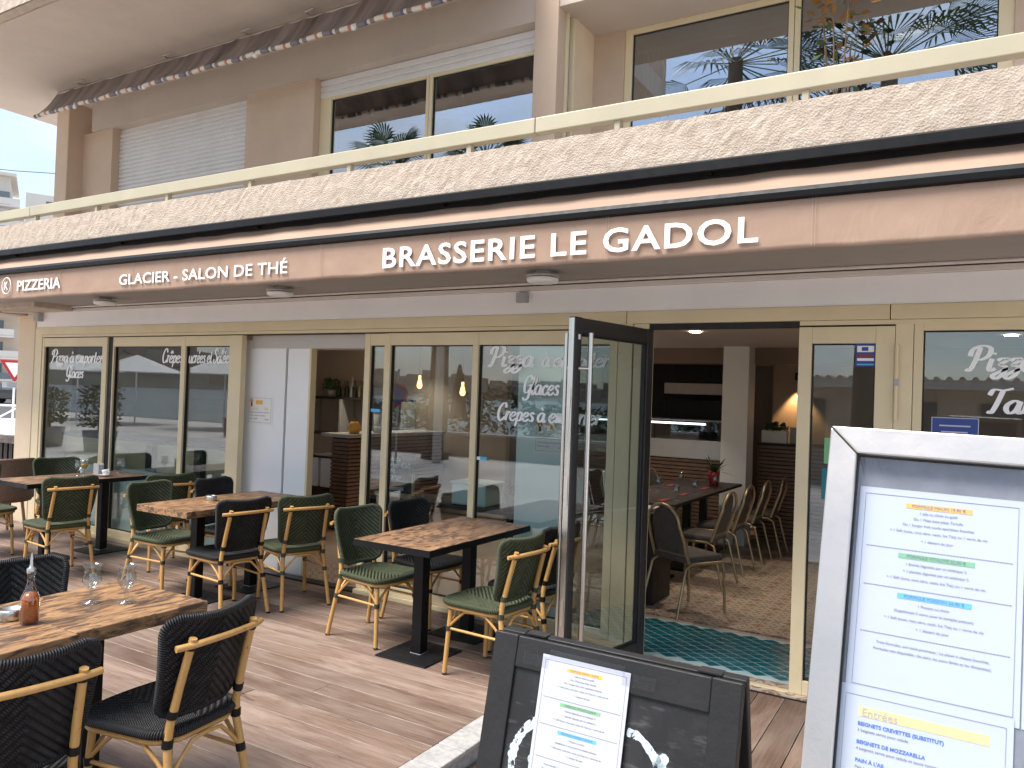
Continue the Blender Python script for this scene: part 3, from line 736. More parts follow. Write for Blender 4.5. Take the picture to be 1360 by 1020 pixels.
for sd_ in (-1, 1):
    yb = sd_*.07; xa = dlen-(.095 if sd_ > 0 else .05)
    MB().tube([(xa, yb, .10), (xa, yb, 2.07)], .0165, 12).tube([(xa-(0 if sd_ < 0 else -.055), sd_*.025, 1.86), (xa, yb, 1.86)], .011, 8).tube([(xa-(0 if sd_ < 0 else -.055), sd_*.025, .25), (xa, yb, .25)], .011, 8).build('pull_handle', MT['steel'], leaf)
for z0, z1 in ((1.05, 1.22), (1.62, 1.74), (.35, .5)): MB().box(dlen+.006, dlen+.008, -.011, .011, z0, z1).build('lock_plate', MT['brushed'], leaf)
MB().box(dlen-.05, dlen-.03, .0255, .0275, 2.03, 2.06).build('label_patch', MT['white'], leaf)
leaf.parent = BL; leaf.matrix_parent_inverse = W[BL.name].inverted()
leaf.location = (dl[0][0], dl[0][1], 0); leaf.rotation_euler = (0, 0, dang)

# ---------------------------------------------------------------- brown awning with lettering
AW = thing('shop_awning', 'long brown retracted awning with white lettered valance over the shopfront', 'awning', (-4, 3.9, 2.4))
AX0, AX1 = -9.4, 4.2
MB().prism([(3.855, 2.868), (3.855, 2.915), (3.885, 2.932), (4.0-.012, 2.965), (4.0-.012, 2.95), (3.885, 2.912), (3.885, 2.868)], AX0, AX1, 'x').build('cassette', MT['black'], AW)
bx('cassette_back', MT['black_rough'], AW, AX0, AX1, 3.955, 3.985, 2.70, 2.925, 0)
for k in range(7):
    x = -8.0+1.7*k
    bx('bracket', MT['black'], AW, x-.02, x+.02, 3.925, 3.953, 2.865, 2.905, .002)
MB().grid(lambda u, v: ((AX0+(AX1-AX0)*u), 3.945-.24*v+.006*mn.noise((u*40, v, 0)), 2.848-.171*v-.03*sin(pi*v)+.008*mn.noise((u*55, v*2, 3))), 260, 8, True).build('canopy', MT['awning'], AW, fix=False)
MB().prism([(3.672, 2.642), (3.668, 2.668), (3.682, 2.69), (3.71, 2.692), (3.727, 2.672), (3.722, 2.645), (3.70, 2.634)], AX0, AX1, 'x').build('front_bar', MT['black'], AW)
def vz(u, v):
    x = AX0+(AX1-AX0)*u
    ed = .007*mn.noise((x*1.7, .3, 0))+.004*mn.noise((x*5, 2.3, 0))
    y = 3.70+.006*(1-v)*mn.noise((x*2.1, .7, 1))+.004*(1-v)*mn.noise((x*6.3, 1.7, v*2))+.002*mn.noise((x*14, v*5, 0))
    return (x, y, 2.402+ed*(1-v)+(2.645-2.402)*v)
va = MB().grid(vz, 420, 10).build('valance', MT['awning'], AW, fix=False)
sol = va.modifiers.new('solid', 'SOLIDIFY'); sol.thickness = .002
capk = None
def cap(body, h, x0, x1, zb, y, parent, mat='letter', bold=.02, spacing=1):
    size = h/.70
    return text('lettering', body, size, MT[mat], parent, ((x0+x1)/2, y, zb), width=x1-x0, bold=bold*size, ext=.0015, spacing=spacing)
def split_letters(o):
    me = o.data; bm = bmesh.new(); bm.from_mesh(me); seen = set(); comps = []
    for v in bm.verts:
        if v in seen: continue
        st = [v]; seen.add(v); c = []
        while st:
            q = st.pop(); c.append(q)
            for e in q.link_edges:
                w = e.other_vert(q)
                if w not in seen: seen.add(w); st.append(w)
        comps.append(c)
    gs = []
    for c in sorted(comps, key=lambda c: -len(c)):
        a, b = min(v.co.x for v in c), max(v.co.x for v in c)
        for g in gs:
            if min(b, g[1])-max(a, g[0]) > .6*(b-a): g[2].extend(c); break
        else: gs.append([a, b, list(c)])
    for a, b, c in sorted(gs, key=lambda g: g[0]):
        ix = {v: i for i, v in enumerate(c)}
        fs = {f for v in c for f in v.link_faces}
        nm = bpy.data.meshes.new('letter'); nm.from_pydata([v.co[:] for v in c], [], [[ix[v] for v in f.verts] for f in fs]); nm.materials.append(me.materials[0])
        mk('letter', nm, None, o.parent, o.location[:], o.rotation_euler[:])
    bm.free(); bpy.data.objects.remove(o)
split_letters(cap('PIZZERIA', .092, -7.45, -6.75, 2.474, 3.689, va, bold=.012))
split_letters(cap('GLACIER - SALON DE THÉ', .082, -5.90, -4.0, 2.462, 3.689, va, bold=.009, spacing=1.03))
split_letters(cap('BRASSERIE LE GADOL', .122, -3.17, -.885, 2.450, 3.689, va, bold=.017, spacing=1.12))
ring = MB().tube([(-7.62+.074*cos(a*pi/18), 3.684, 2.527+.074*sin(a*pi/18)) for a in range(36)], .0045, 6, closed=True).build('emblem', MT['letter'], va)
text('emblem_letter', 'K', .105, MT['letter'], va, (-7.622, 3.68, 2.492), bold=.001, ext=.001)
for k in range(11):
    x = -.64-1.02*k if k < 9 else .4+1.02*(k-9)
    for dx in (0, .014): MB().tube([(x+dx, 3.684, 2.41), (x+dx, 3.690, 2.52), (x+dx, 3.692, 2.64)], .0009, 4).build('seam', MT['stitch'], va)

# ---------------------------------------------------------------- striped awning folded under the upper balcony
SA = thing('striped_awning', 'faded striped awning folded up under the upper balcony', 'awning', (-7, 4.9, 5))
x0, x1 = -10.25, -3.5
MB().grid(lambda u, v: (x0+(x1-x0)*u, 5.46-.26*v+.01*mn.noise((u*30, v, 0)), 5.385-.385*v-.03*sin(pi*v)+.012*mn.noise((u*45, v*2, 0))), 160, 8).build('canopy', MT['striped_dull'], SA, fix=False)
MB().tube([(x0+(x1-x0)*k/60, 5.20+.004*sin(k*2.1), 5.0+.006*sin(k*.9)) for k in range(61)], .023, 10).build('front_bar', MT['striped'], SA)
MB().tube([(x0, 5.48, 5.37), (x1, 5.48, 5.37)], .03, 8).build('roller', MT['soffit'], SA)
for x in (-9.6, -7.9, -6.6, -5.7, -4.4): MB().tube([(x, 5.50, 5.40), (x+.02, 5.38, 5.36), (x+.06, 5.30, 5.34), (x+.10, 5.36, 5.39)], .012, 6).build('bracket', MT['soffit'], SA)
for x in (-9.35, -8.0, -6.2, -4.9): MB().lathe([(.0, -.03), (.022, -.02), (.026, .01), (.0, .03)], 8, (x, 5.19, 4.98)).build('pulley', MT['shutter'], SA)

# ---------------------------------------------------------------- soffit lamps
for x, lb in ((-7.41, 'round grey soffit lamp nearest the corner column'), (-4.95, 'round grey soffit lamp hanging below the middle lettering of the awning'), (-2.47, 'round grey soffit lamp below the largest lettering, above the open door')):
    t = thing('soffit_lamp', lb, 'lamp', (x, 4.5, 2.52), 0, 'soffit lamps')
    MB().lathe([(.0, .0), (.055, .0), (.055, -.035), (.0, -.035)], 20, (x, 4.5, 2.52)).build('base', MT['lamp_grey'], t)
    MB().lathe([(.10, -.028), (.112, -.031), (.112, -.037), (.085, -.04), (.0, -.04)], 24, (x, 4.5, 2.52)).build('ring', MT['lamp_grey'], t)
    MB().lathe([(.103, -.046), (.108, -.05), (.103, -.072), (.08, -.079), (.0, -.081)], 24, (x, 4.5, 2.52)).build('diffuser', MT['white'], t)
    for a in range(4): MB().tube([(x+.095*cos(a*pi/2+.5), 4.5+.095*sin(a*pi/2+.5), 2.48), (x+.095*cos(a*pi/2+.5), 4.5+.095*sin(a*pi/2+.5), 2.468)], .006, 6).build('spacer', MT['lamp_grey'], t)

# ---------------------------------------------------------------- woven bistro chair (faces +x, built at the origin)
def ropetube(m, path, r, n=8, closed=True):
    P = [Vector(p) for p in path]; L = len(P); s = 0; S = [0]
    for i in range(L): s += (P[(i+1) % L]-P[i]).length; S.append(s)
    b0 = len(m.f); m.tube(path, r, n, closed=closed)
    k = b0
    for i in range(L if closed else L-1):
        for j in range(n):
            m.uv[k] = [(j/n, S[i]), ((j+1)/n, S[i]), ((j+1)/n, S[i+1]), (j/n, S[i+1])]; k += 1
def back_pt(u, v):      # u -1..1, v 0..1
    c = .34; t = max(0, (abs(2*v-1)-(1-c))/c)
    Wd = .178+.043*v; hw = Wd-.06*(1-sqrt(max(0, 1-t*t)))
    y = u*hw
    x = -.185-.085*v+.055*(y/.22)**2-.012*sin(pi*v)
    z = .495+.355*v+.016*(y/.2)**2*v**3-.004
    return Vector((x, y, z))
def seat_pt(u, v):      # u -1..1 across, v 0..1 rear to front
    c = .42; t = max(0, (abs(2*v-1)-(1-c))/c)
    Wd = .186+.036*v; hw = Wd-.075*(1-sqrt(max(0, 1-t*t)))
    y = u*hw; x = -.205+.425*v+.012*(1-u*u)*(v > .5)*(2*v-1)
    z = .447-.014*(1-u*u)*sin(pi*v)
    return Vector((x, y, z))
def wv(y, z):
    ph = (z+abs(y)*.95)/PITCH
    return abs(sin(ph*pi))**.7
def perim(fn, off=0, n=14):
    P = []
    for i in range(n): P.append(fn(-1+2*i/n, 0))
    for i in range(n+6): P.append(fn(1, i/(n+6)))
    for i in range(n): P.append(fn(1-2*i/n, 1))
    for i in range(n+6): P.append(fn(-1, 1-i/(n+6)))
    return P
def make_chair(colr, label):
    wm, rp_, bd = MT['weave_'+colr], MT['rope_'+colr], MT['bind_'+colr]
    t = thing('bistro_chair', label, 'chair')
    m = MB()
    for side in (1, -1):
        def fb(a, b, side=side):
            p = back_pt(-1+2*a, b); d = (.008+.0055*wv(p.y, p.z))
            if min(a, 1-a, b, 1-b) < .001: d = .004
            return (p.x+side*d, p.y, p.z)
        m.grid(fb, 84, 84, True, lambda a, b: (back_pt(-1+2*a, b).y, back_pt(-1+2*a, b).z), flip=(side > 0))
    bk = m.build('backrest', wm, t, fix=False)
    m = MB(); ropetube(m, perim(back_pt), .0155); m.build('rim', rp_, bk, fix=False)
    m = MB()
    m.grid(lambda a, b: (lambda p: (p.x, p.y, p.z+.004+(.0055*wv(p.y, -p.x) if 0 < min(a, 1-a, b, 1-b) else -.006)))(seat_pt(-1+2*a, b)), 84, 84, True, lambda a, b: (seat_pt(-1+2*a, b).y, -seat_pt(-1+2*a, b).x), flip=True)
    m.grid(lambda a, b: (lambda p: (p.x, p.y, p.z-.022))(seat_pt(-1+2*a, b)), 8, 8, True)
    st = m.build('seat', wm, t, fix=False)
    m = MB(); ropetube(m, [p-Vector((0, 0, .008)) for p in perim(seat_pt)], .018); m.build('rim', rp_, st, fix=False)
    MB().tube([Vector((p.x*.97, p.y*.96, .410)) for p in perim(seat_pt, n=8)], .0115, 7, closed=True).build('seat_hoop', MT['bamboo'], t)
    fl, rl = {}, {}
    for s in (-1, 1):
        fp = [(.165, s*.178, .425), (.178, s*.188, .2), (.188, s*.196, 0)]
        o = MB().tube(fp, [.0145, .014, .0145], 8).build('leg', MT['bamboo'], t)
        for pa, pb, rr in (((.164, s*.177, .39), (.164, s*.177, .432), .019), ((.173, s*.184, .262), (.1745, s*.185, .29), .0185)): MB().tube([pa, pb], rr, 8).build('binding', bd, o)
        MB().lathe([(.015, 0), (.0155, .008), (.0148, .012)], 8, (.188, s*.196, 0)).build('foot_cap', bd, o)
        rp = [(-.275, s*.192, 0), (-.215, s*.170, .31), (-.196, s*.163, .40), (-.200, s*.158, .47), (-.235, s*.152, .62), (-.282, s*.146, .79)]
        o = MB().tube(rp, [.0145, .015, .0155, .0155, .015, .0145], 8).build('leg', MT['bamboo'], t)
        for pa, pb, rr in (((-.196, s*.163, .395), (-.197, s*.161, .425), .0195), ((-.206, s*.157, .50), (-.212, s*.156, .528), .0195), ((-.222, s*.172, .262), (-.217, s*.170, .292), .0185), ((-.270, s*.147, .750), (-.276, s*.146, .775), .0195)): MB().tube([pa, pb], rr, 8).build('binding', bd, o)
        MB().lathe([(.015, 0), (.0155, .008), (.0148, .012)], 8, (-.275, s*.192, 0)).build('foot_cap', bd, o)
        MB().tube([(.174, s*.185, .276), (-.218, s*.170, .277)], .0085, 6).build('stretcher', MT['bamboo'], t)
        a, b = Vector((.174, s*.184, .285)), Vector((-.216, s*.169, .285))
        MB().tube([a, a.lerp(b, .14)+Vector((0, 0, .055)), a.lerp(b, .30)+Vector((0, s*.006, .108)), a.lerp(b, .5)+Vector((0, s*.006, .114)), a.lerp(b, .70)+Vector((0, s*.006, .108)), a.lerp(b, .86)+Vector((0, 0, .055)), b], .0085, 6).build('brace', MT['bamboo'], t)
    for x, yy, zz in ((.174, .184, .285), (-.216, .169, .285)):
        a, b = Vector((x, -yy, zz)), Vector((x, yy, zz))
        MB().tube([a, a.lerp(b, .14)+Vector((0, 0, .055)), a.lerp(b, .30)+Vector((0, 0, .108)), a.lerp(b, .5)+Vector((0, 0, .114)), a.lerp(b, .70)+Vector((0, 0, .108)), a.lerp(b, .86)+Vector((0, 0, .055)), b], .0085, 6).build('brace', MT['bamboo'], t)
    MB().tube([(-.265, -.205, .764), (-.288, -.146, .767), (-.300, 0, .769), (-.288, .146, .767), (-.265, .205, .764)], .0125, 8).build('crossbar', MT['bamboo'], t)
    return t
CH = [ # x, y, facing deg, colour, label
 (-6.80, 3.80, 172, 'g', 'green woven chair, back to the camera, at the juice table'),
 (-6.47, 4.56, 165, 'g', 'green woven chair, back turned, between the juice table and the white panel'),
 (-8.02, 3.76, -4, 'g', 'green woven chair cut by the left edge, behind the juice table'),
 (-8.02, 4.50, -14, 'g', 'green woven chair by the glass beyond the juice table, only its back showing'),
 (-5.62, 4.02, 6, 'g', 'green woven chair facing the thick wooden table with the ashtray, seen from the front'),
 (-5.50, 4.56, 8, 'k', 'black woven chair behind the ashtray table, close to the white panel'),
 (-4.77, 3.92, 172, 'k', 'black woven chair, back turned, at the near side of the ashtray table'),
 (-4.60, 4.42, 160, 'g', 'green woven chair, back turned, beside the black one at the ashtray table'),
 (-3.47, 4.13, -4, 'g', 'green woven chair left of the black edged table, seen from the front'),
 (-3.44, 4.66, -3, 'k', 'black woven chair left of the black edged table, near the glass'),
 (-2.47, 4.00, 174, 'g', 'green woven chair right of the black edged table, next to the chalkboard'),
 (-2.47, 4.50, 174, 'k', 'black woven chair beside the open glass door, partly hidden by it'),
 (-2.62, 1.90, 186, 'k', 'black woven chair, whole back showing, at the oil bottle table'),
 (-2.64, 1.30, 172, 'k', 'nearest black woven chair, cut off at the lower left corner'),
 (-3.45, 1.83, -8, 'k', 'black woven chair facing us behind the oil bottle at the left edge'),
]
proto = {'g': None, 'k': None}
for x, y, d, c, lb in CH:
    if proto[c] is None: o = proto[c] = make_chair(c, lb)
    else: o = dup(proto[c])
    tag(o, lb, 'chair', 'woven bistro chairs on the deck'); put(o, x, y, .002, d)

# ---------------------------------------------------------------- terrace tables
def table(x0, x1, y0, y1, label, kind, ztop=.75):
    t = thing('terrace_table', label, 'table', ((x0+x1)/2, (y0+y1)/2, 0), 0, 'terrace tables')
    cx = (x0+x1)/2
    if kind == 'lam':
        bx('tabletop', MT['top_lam'], t, x0+.003, x1-.003, y0+.003, y1-.003, ztop-.03, ztop, .002)
        frame('edge_band', MT['black'], t, 0, 1, 0, 1, 0, 1, 0, 0, 0, 0) if False else None
        m = MB(); m.box(x0, x1, y0-.002, y0+.0025, ztop-.042, ztop-.0015); m.box(x0, x1, y1-.0025, y1+.002, ztop-.042, ztop-.0015)
        m.box(x0-.002, x0+.0025, y0+.003, y1-.003, ztop-.042, ztop-.0015); m.box(x1-.0025, x1+.002, y0+.003, y1-.003, ztop-.042, ztop-.0015)
        m.build('edge_band', MT['black'], t); zb = ztop-.032
        bx('underframe', MT['black'], t, x0+.01, x1-.01, y0+.01, y1-.01, ztop-.041, ztop-.031, 0)
    else:
        ys = [y0, y1] if kind == 'solid' else [y0, y1-.56, y1]
        for k in range(len(ys)-1):
            m = MB(); xs = x1+(.02 if kind == 'pair' and k == 0 else 0)
            nx, ny, th = 14, max(6, int((ys[k+1]-ys[k])/.05)), .052
            def e(v, s_): return .005*mn.noise((v*9, s_, .4))+.003*mn.noise((v*31, s_, 1.))
            vs = []
            for zl in (0, 1):
                for j in range(ny+1):
                    for i in range(nx+1):
                        u, v = i/nx, j/ny
                        x = x0+(xs-x0)*u; y = ys[k]+.001+(ys[k+1]-ys[k]-.002)*v
                        if i == 0: x += e(y, 1+zl*.3)
                        if i == nx: x += e(y, 2+zl*.3)
                        if j == 0: y += e(x, 3+zl*.3)*.8
                        if j == ny: y += e(x, 4+zl*.3)*.8
                        vs.append((x-cx, y-(y0+y1)/2, (ztop+.0015*mn.noise((x*8, y*2, 0))) if zl else ztop-th))
            N = (nx+1)*(ny+1); fs = []
            for j in range(ny):
                for i in range(nx):
                    a = j*(nx+1)+i; q = (a, a+1, a+nx+2, a+nx+1)
                    fs.append(q[::-1]); fs.append(tuple(N+w for w in q))
            rim = [i for i in range(nx+1)]+[j*(nx+1)+nx for j in range(1, ny+1)]+[ny*(nx+1)+i for i in range(nx-1, -1, -1)]+[j*(nx+1) for j in range(ny-1, 0, -1)]
            for a, b in zip(rim, rim[1:]+rim[:1]): fs.append((a, b, N+b, N+a))
            m.add(vs, fs); m.build('tabletop', MT['top_solid'], t, (cx, (y0+y1)/2, 0), bev=.004)
        zb = ztop-.053
        bx('underframe', MT['black'], t, cx-.2, cx+.2, y0+.12, y1-.12, zb-.022, zb, 0)
        zb -= .022
    for yc in (y0+.33, y1-.33):
        bx('column', MT['black'], t, cx-.038, cx+.038, yc-.038, yc+.038, .008, zb, .004)
        pl = bx('base_plate', MT['black_rough'], t, cx-.2, cx+.2, yc-.2, yc+.2, .001, .009, .003)
        bx('weld_collar', MT['plastic_grey'], pl, cx-.041, cx+.041, yc-.041, yc+.041, .0085, .0115, 0)
    return t
table(-7.74, -7.14, 3.70, 4.915, 'black edged wooden table with orange juice and coffee at far left', 'lam')
table(-5.50, -4.90, 3.66, 4.86, 'thick solid wooden table with an ashtray in front of the white panel', 'solid')
table(-3.325, -2.725, 3.70, 4.91, 'black edged brown table against the glass, near the open door', 'lam')
table(-3.32, -2.74, .85, 2.17, 'thick rustic wooden table with oil bottle and two glasses at lower left', 'pair', .775)

# ---------------------------------------------------------------- things on the tables
def goblet(x, y, z, label, s=1.0, fill=None, wine=False):
    t = thing('stem_glass', label, 'glass', (x, y, z), 0, 'glasses on the terrace tables')
    if wine: prof = [(.032, .0), (.032, .002), (.006, .006), (.0045, .05), (.008, .068), (.03, .085), (.040, .11), (.038, .145), (.035, .165)]
    else: prof = [(.036, .0), (.036, .003), (.011, .009), (.007, .018), (.011, .024), (.0065, .032), (.0115, .040), (.007, .048), (.013, .056), (.029, .072), (.037, .090), (.036, .104), (.0305, .125), (.0305, .14), (.036, .156)]
    inn = [(r-.002, q) for r, q in prof if q > .064][::-1]+[(0, .066 if not wine else .078)]
    MB().lathe([(r*s, q*s) for r, q in prof]+[(r*s, q*s) for r, q in inn], 20, (x, y, z)).build('bowl', MT['glass_cup'], t)
    if fill: MB().lathe([(0, .080*s), (.028*s, .088*s), (.037*s, .108*s), (.0365*s, .122*s), (0, .122*s)], 18, (x, y, z)).build('drink', MT[fill], t)
    return t
goblet(-3.07, 1.86, .777, 'empty stemmed glass beside the oil bottle, the left of the pair')
goblet(-2.965, 1.945, .777, 'empty stemmed glass beside the oil bottle, the right of the pair')
goblet(-7.40, 4.36, .751, 'stemmed glass half full of orange juice', 1.0, 'juice', True)
goblet(-7.50, 4.36, .751, 'empty stemmed glass just behind the orange juice')
goblet(-7.43, 4.75, .751, 'empty stemmed glass at the far end of the juice table')
t = thing('oil_bottle', 'glass bottle of orange chili oil with metal pourer', 'bottle', (-2.985, 1.575, .777))
bx_, by_, bz_ = -2.985, 1.575, .777
k = MB().lathe([(.030, 0), (.033, .004), (.033, .085), (.030, .10), (.018, .125), (.0125, .15), (.0125, .175), (.0145, .178), (.0145, .186)], 20, (bx_, by_, bz_)).build('bottle_glass', MT['glass_cup'], t)
MB().lathe([(0, .006), (.0295, .006), (.0295, .085), (.026, .098), (.017, .112), (0, .112)], 18, (bx_, by_, bz_)).build('oil', MT['chili'], t)
m = MB()
for q in range(130):
    a, r_ = random.uniform(0, 2*pi), sqrt(random.random())*.029; zz = random.uniform(.008, .05)
    m.lathe([(0, 0), (.0022, .0015), (0, .003)], 4, (bx_+r_*cos(a), by_+r_*sin(a), bz_+zz))
tag(m.build('chili_flakes', MT['dead'], t), kind='stuff')
MB().lathe([(.0145, .184), (.0155, .19), (.0155, .20), (.008, .206), (.006, .215), (.0045, .245), (.002, .258)], 12, (bx_, by_, bz_)).build('pourer', MT['steel'], t)
for x, y, z, lb in ((-3.085, 1.56, .777, 'round steel ashtray at the foot of the oil bottle'), (-5.27, 4.16, .752, 'round steel ashtray on the thick wooden table')):
    t = thing('ashtray', lb, 'ashtray', (x, y, z), 0, 'ashtrays')
    MB().lathe([(0, .0), (.042, .0), (.045, .004), (.045, .036), (.042, .04), (.036, .036), (.030, .028), (0, .026)], 24, (x, y, z)).build('bowl', MT['steel'], t)
t = thing('coffee_cup', 'small white coffee cup on its saucer', 'cup', (-7.33, 4.53, .751))
MB().lathe([(0, .002), (.03, .003), (.062, .012), (.064, .015), (.03, .007), (0, .006)], 24, (-7.33, 4.53, .751)).build('saucer', MT['white_gloss'], t)
MB().lathe([(.018, .008), (.022, .012), (.032, .04), (.036, .062), (.033, .062), (.028, .03), (0, .014)], 20, (-7.33, 4.53, .751)).build('cup', MT['white_gloss'], t)
MB().tube([(-7.30+.034*sin(a*pi/8), 4.53, .751+.038+.016*cos(a*pi/8)) for a in range(9)], .004, 6).build('handle', MT['white_gloss'], t)
t = thing('napkin_holder', 'grey napkin holder between the juice and the coffee', 'holder', (-7.47, 4.55, .751))
bx('side', MT['plastic_grey'], t, -7.515, -7.425, 4.515, 4.52, .752, .865, .002); bx('side', MT['plastic_grey'], t, -7.515, -7.425, 4.565, 4.57, .752, .865, .002)
bx('napkins', MT['paper'], t, -7.51, -7.43, 4.522, 4.563, .755, .855, .004); bx('base', MT['plastic_grey'], t, -7.52, -7.42, 4.51, 4.575, .7515, .756, 0)

# ---------------------------------------------------------------- printed menu sheet (local: x right, z up, faces -y), origin at top left
FORM = [
 (.0245, 'hl_o', 'FORMULE MALIN 19,90 €'), (.034, 0, '1 plat au choix au guéli'), (.043, 0, 'Ou 1 Pizza base pizza Tartufo'), (.052, 0, 'Ou 1 burger frait coulis aperitizes frenches'),
 (.062, 0, '+ 1 Soft (coca, coca zéro, oasis, Ice Tea) ou 1 verre de vin'), (.074, 0, '+ 1 dessert du jour'), (.087, '-', ''),
 (.098, 'hl_g', 'FORMULE VITALITÉ 22,90 €'), (.109, 0, '1 Entrée (égustée par un asiétique !)'), (.119, 0, '+ 1 plantée (égustée par un asiétique !)'), (.130, 0, '+ 1 Soft (coca, coca zéro, oasis, Ice Tea) ou 1 verre de vin'), (.143, '-', ''),
 (.155, 'hl_b', 'FORMULE POISSON 24,90 €'), (.166, 0, '1 Poisson au choix'), (.176, 0, '(Supplément 5 euros pour le complet poisson)'), (.187, 0, '+ 1 Soft (coca, coca zéro, oasis, Ice Tea) ou 1 verre de vin'), (.198, 0, '+ 1 dessert du jour'), (.210, '-', ''),
 (.224, 0, 'Trois formules, une seule promesse : Le plaisir à chaque bouchée.'), (.233, 0, 'Formules non disponible : (le soirs, les jours fériés et les dimanches).')]
def sheet_lines(parent, x0, ztop, y, k=1.0, rows=FORM, w=.21):
    cx = x0+w/2
    for d, c, s in rows:
        z = ztop-d*k
        if c == '-':
            m = MB()
            for q in range(46): m.box(x0+.014+q*.0040, x0+.014+q*.0040+.003, y-.0006, y-.0002, z-.0006, z+.0004)
            m.build('rule', MT['ink'], parent)
        elif c:
            wd = len(s)*.0040
            bx('highlight', MT[c], parent, cx-wd/2, cx+wd/2, y-.0005, y-.0002, z-.0018, z+.0052, 0)
            text('print_line', s, .0062, MT['ink'], parent, (cx, y-.0010, z), ext=.0001)
        else: text('print_line', s, .0052, MT['ink'], parent, (cx, y-.0006, z), ext=.0001)
    m = MB(); a, b, zt, zb = x0+.008, x0+w-.008, ztop-.010, ztop-.285
    for q in ((a, b, zt, zt+.0005), (a, b, zb, zb+.0005), (a, a+.0005, zb, zt), (b, b+.0005, zb, zt)): m.box(q[0], q[1], y-.0006, y-.0002, q[2], q[3])
    m.build('border', MT['ink'], parent)

# A-board : built upright around x 0..0.57, then hinged
def aboard():
    t = thing('sandwich_board', 'black wooden A-frame chalkboard with a printed menu sheet taped on', 'sign')
    wd, h = .575, 1.278
    def panel(nm):
        f = MB(); f.box(0, .062, -.011, .011, 0, h); f.box(wd-.062, wd, -.011, .011, 0, h)
        f.box(.062, wd-.062, -.010, .010, h-.07, h-.001); f.box(.062, wd-.062, -.010, .010, .10, .17)
        f.box(.062, wd-.062, -.0095, .0095, h-.40, h-.338)
        return f.build(nm, MT['board_frame'], t, bev=.003)
    fr = panel('front_panel')
    bd = MB().box(.060, wd-.060, -.003, .005, .16, h-.06).build('board', MT['chalkboard'], fr)
    # hand-painted strokes
    def brush(pts, wdt, nm='brush_stroke'):
        q = spline(pts, 8); n = len(q); Lf, Rt = [], []
        for i in range(n):
            a = q[max(0, i-1)]; b = q[min(n-1, i+1)]; dx, dy = b[0]-a[0], b[1]-a[1]; l = hypot(dx, dy) or 1
            w = wdt*1.15*(.8+.5*mn.noise((q[i][0]*90, q[i][1]*90, 0)))*(.55 if i in (0, n-1) else 1)
            Lf.append((q[i][0]-dy/l*w, -.0036, q[i][1]+dx/l*w)); Rt.append((q[i][0]+dy/l*w, -.0036, q[i][1]-dx/l*w))
        MB().add(Lf+Rt, [(i, i+1, n+i+1, n+i) for i in range(n-1)]).build(nm, MT['chalk'], fr, fix=False)
    brush([(.185, h-.155), (.145, h-.165), (.105, h-.20), (.085, h-.25), (.095, h-.295), (.135, h-.305), (.16, h-.30)], .010)
    brush([(.175, h-.20), (.145, h-.225), (.135, h-.255), (.15, h-.27)], .010)
    brush([(.345, h-.145), (.375, h-.15), (.405, h-.175), (.43, h-.20)], .009)
    brush([(.435, h-.17), (.40, h-.215), (.365, h-.26), (.34, h-.32)], .010)
    brush([(.42, h-.20), (.385, h-.235), (.355, h-.28)], .005)
    brush([(.45, h-.235), (.43, h-.225), (.40, h-.25), (.375, h-.30), (.36, h-.36)], .010)
    brush([(.45, h-.24), (.44, h-.27), (.40, h-.33), (.42, h-.37), (.47, h-.38)], .009)
    brush([(.10, h-.45), (.20, h-.52), (.32, h-.47), (.44, h-.53)], .009)
    sh = MB().box(.133, .343, -.0135, -.0128, h-.325, h-.028).build('menu_sheet', MT['paper'], t)
    sheet_lines(sh, .133, h-.028, -.0136)
    for a, b, c, d in ((.085, .15, h-.058, h-.032), (.325, .40, h-.055, h-.028), (.15, .33, h-.036, h-.016)): MB().box(a, b, -.0150, -.0146, c, d).build('clear_tape', MT['tape'], t)
    rear = panel('rear_panel'); MB().box(.060, wd-.060, -.004, .004, .16, h-.06).build('board', MT['chalkboard'], rear)
    for x in (.07, wd-.10): MB().box(x, x+.05, -.002, .03, h-.001, h+.002).build('hinge', MT['anthracite'], t)
    MB().tube([(.02, .012, .45), (.02, .2, .44)], .003, 5).build('stay_chain', MT['steel'], t)
    # hinge the panels about their top edge
    lean = R(13)
    P = Vector((0, 0, h))
    for o in list(t.children):
        s = 1 if o.name.startswith('rear') else -1
        if o.name.startswith(('hinge', 'stay')): continue
        rm_ = Matrix.Translation(P)@Matrix.Rotation(s*lean, 4, 'X')@Matrix.Translation(-P)
        off = Matrix.Translation((0, .015*s, 0))
        o.matrix_parent_inverse = off@rm_@o.matrix_parent_inverse
    return t, h*cos(lean)
ab, hh = aboard()
put(ab, -.948, 1.585, 1.128-1.278, 0)

# ---------------------------------------------------------------- steel framed menu case in front, right
mb = thing('menu_stand', 'stainless steel framed menu case with printed sheets behind glass', 'menu board')
mw_, mh_, fwid = .60, .80, .040
fr = [([(0, 0), (mw_, 0), (mw_-fwid, -fwid), (fwid, -fwid)]), ([(0, 0), (fwid, -fwid), (fwid, -mh_+fwid), (0, -mh_)]), ([(mw_, 0), (mw_, -mh_), (mw_-fwid, -mh_+fwid), (mw_-fwid, -fwid)]), ([(0, -mh_), (fwid, -mh_+fwid), (mw_-fwid, -mh_+fwid), (mw_, -mh_)])]
for q in fr:
    c = (sum(a for a, b in q)/4, sum(b for a, b in q)/4)
    q2 = [(a+(c[0]-a)*.0015, b+(c[1]-b)*.004) for a, b in q]
    MB().prism(q2, -.018, .018, 'y').build('frame_bar', MT['brushed'], mb, bev=.0025)
bk = MB().box(fwid-.002, mw_-fwid+.002, .010, .014, -mh_+fwid-.002, -fwid+.002).build('backing', MT['grey_back'], mb)
frame('gasket', MT['seal'], mb, fwid-.001, mw_-fwid+.001, -mh_+fwid-.001, -fwid+.001, -.008, -.002, .004, .004, .004, .004, 0)
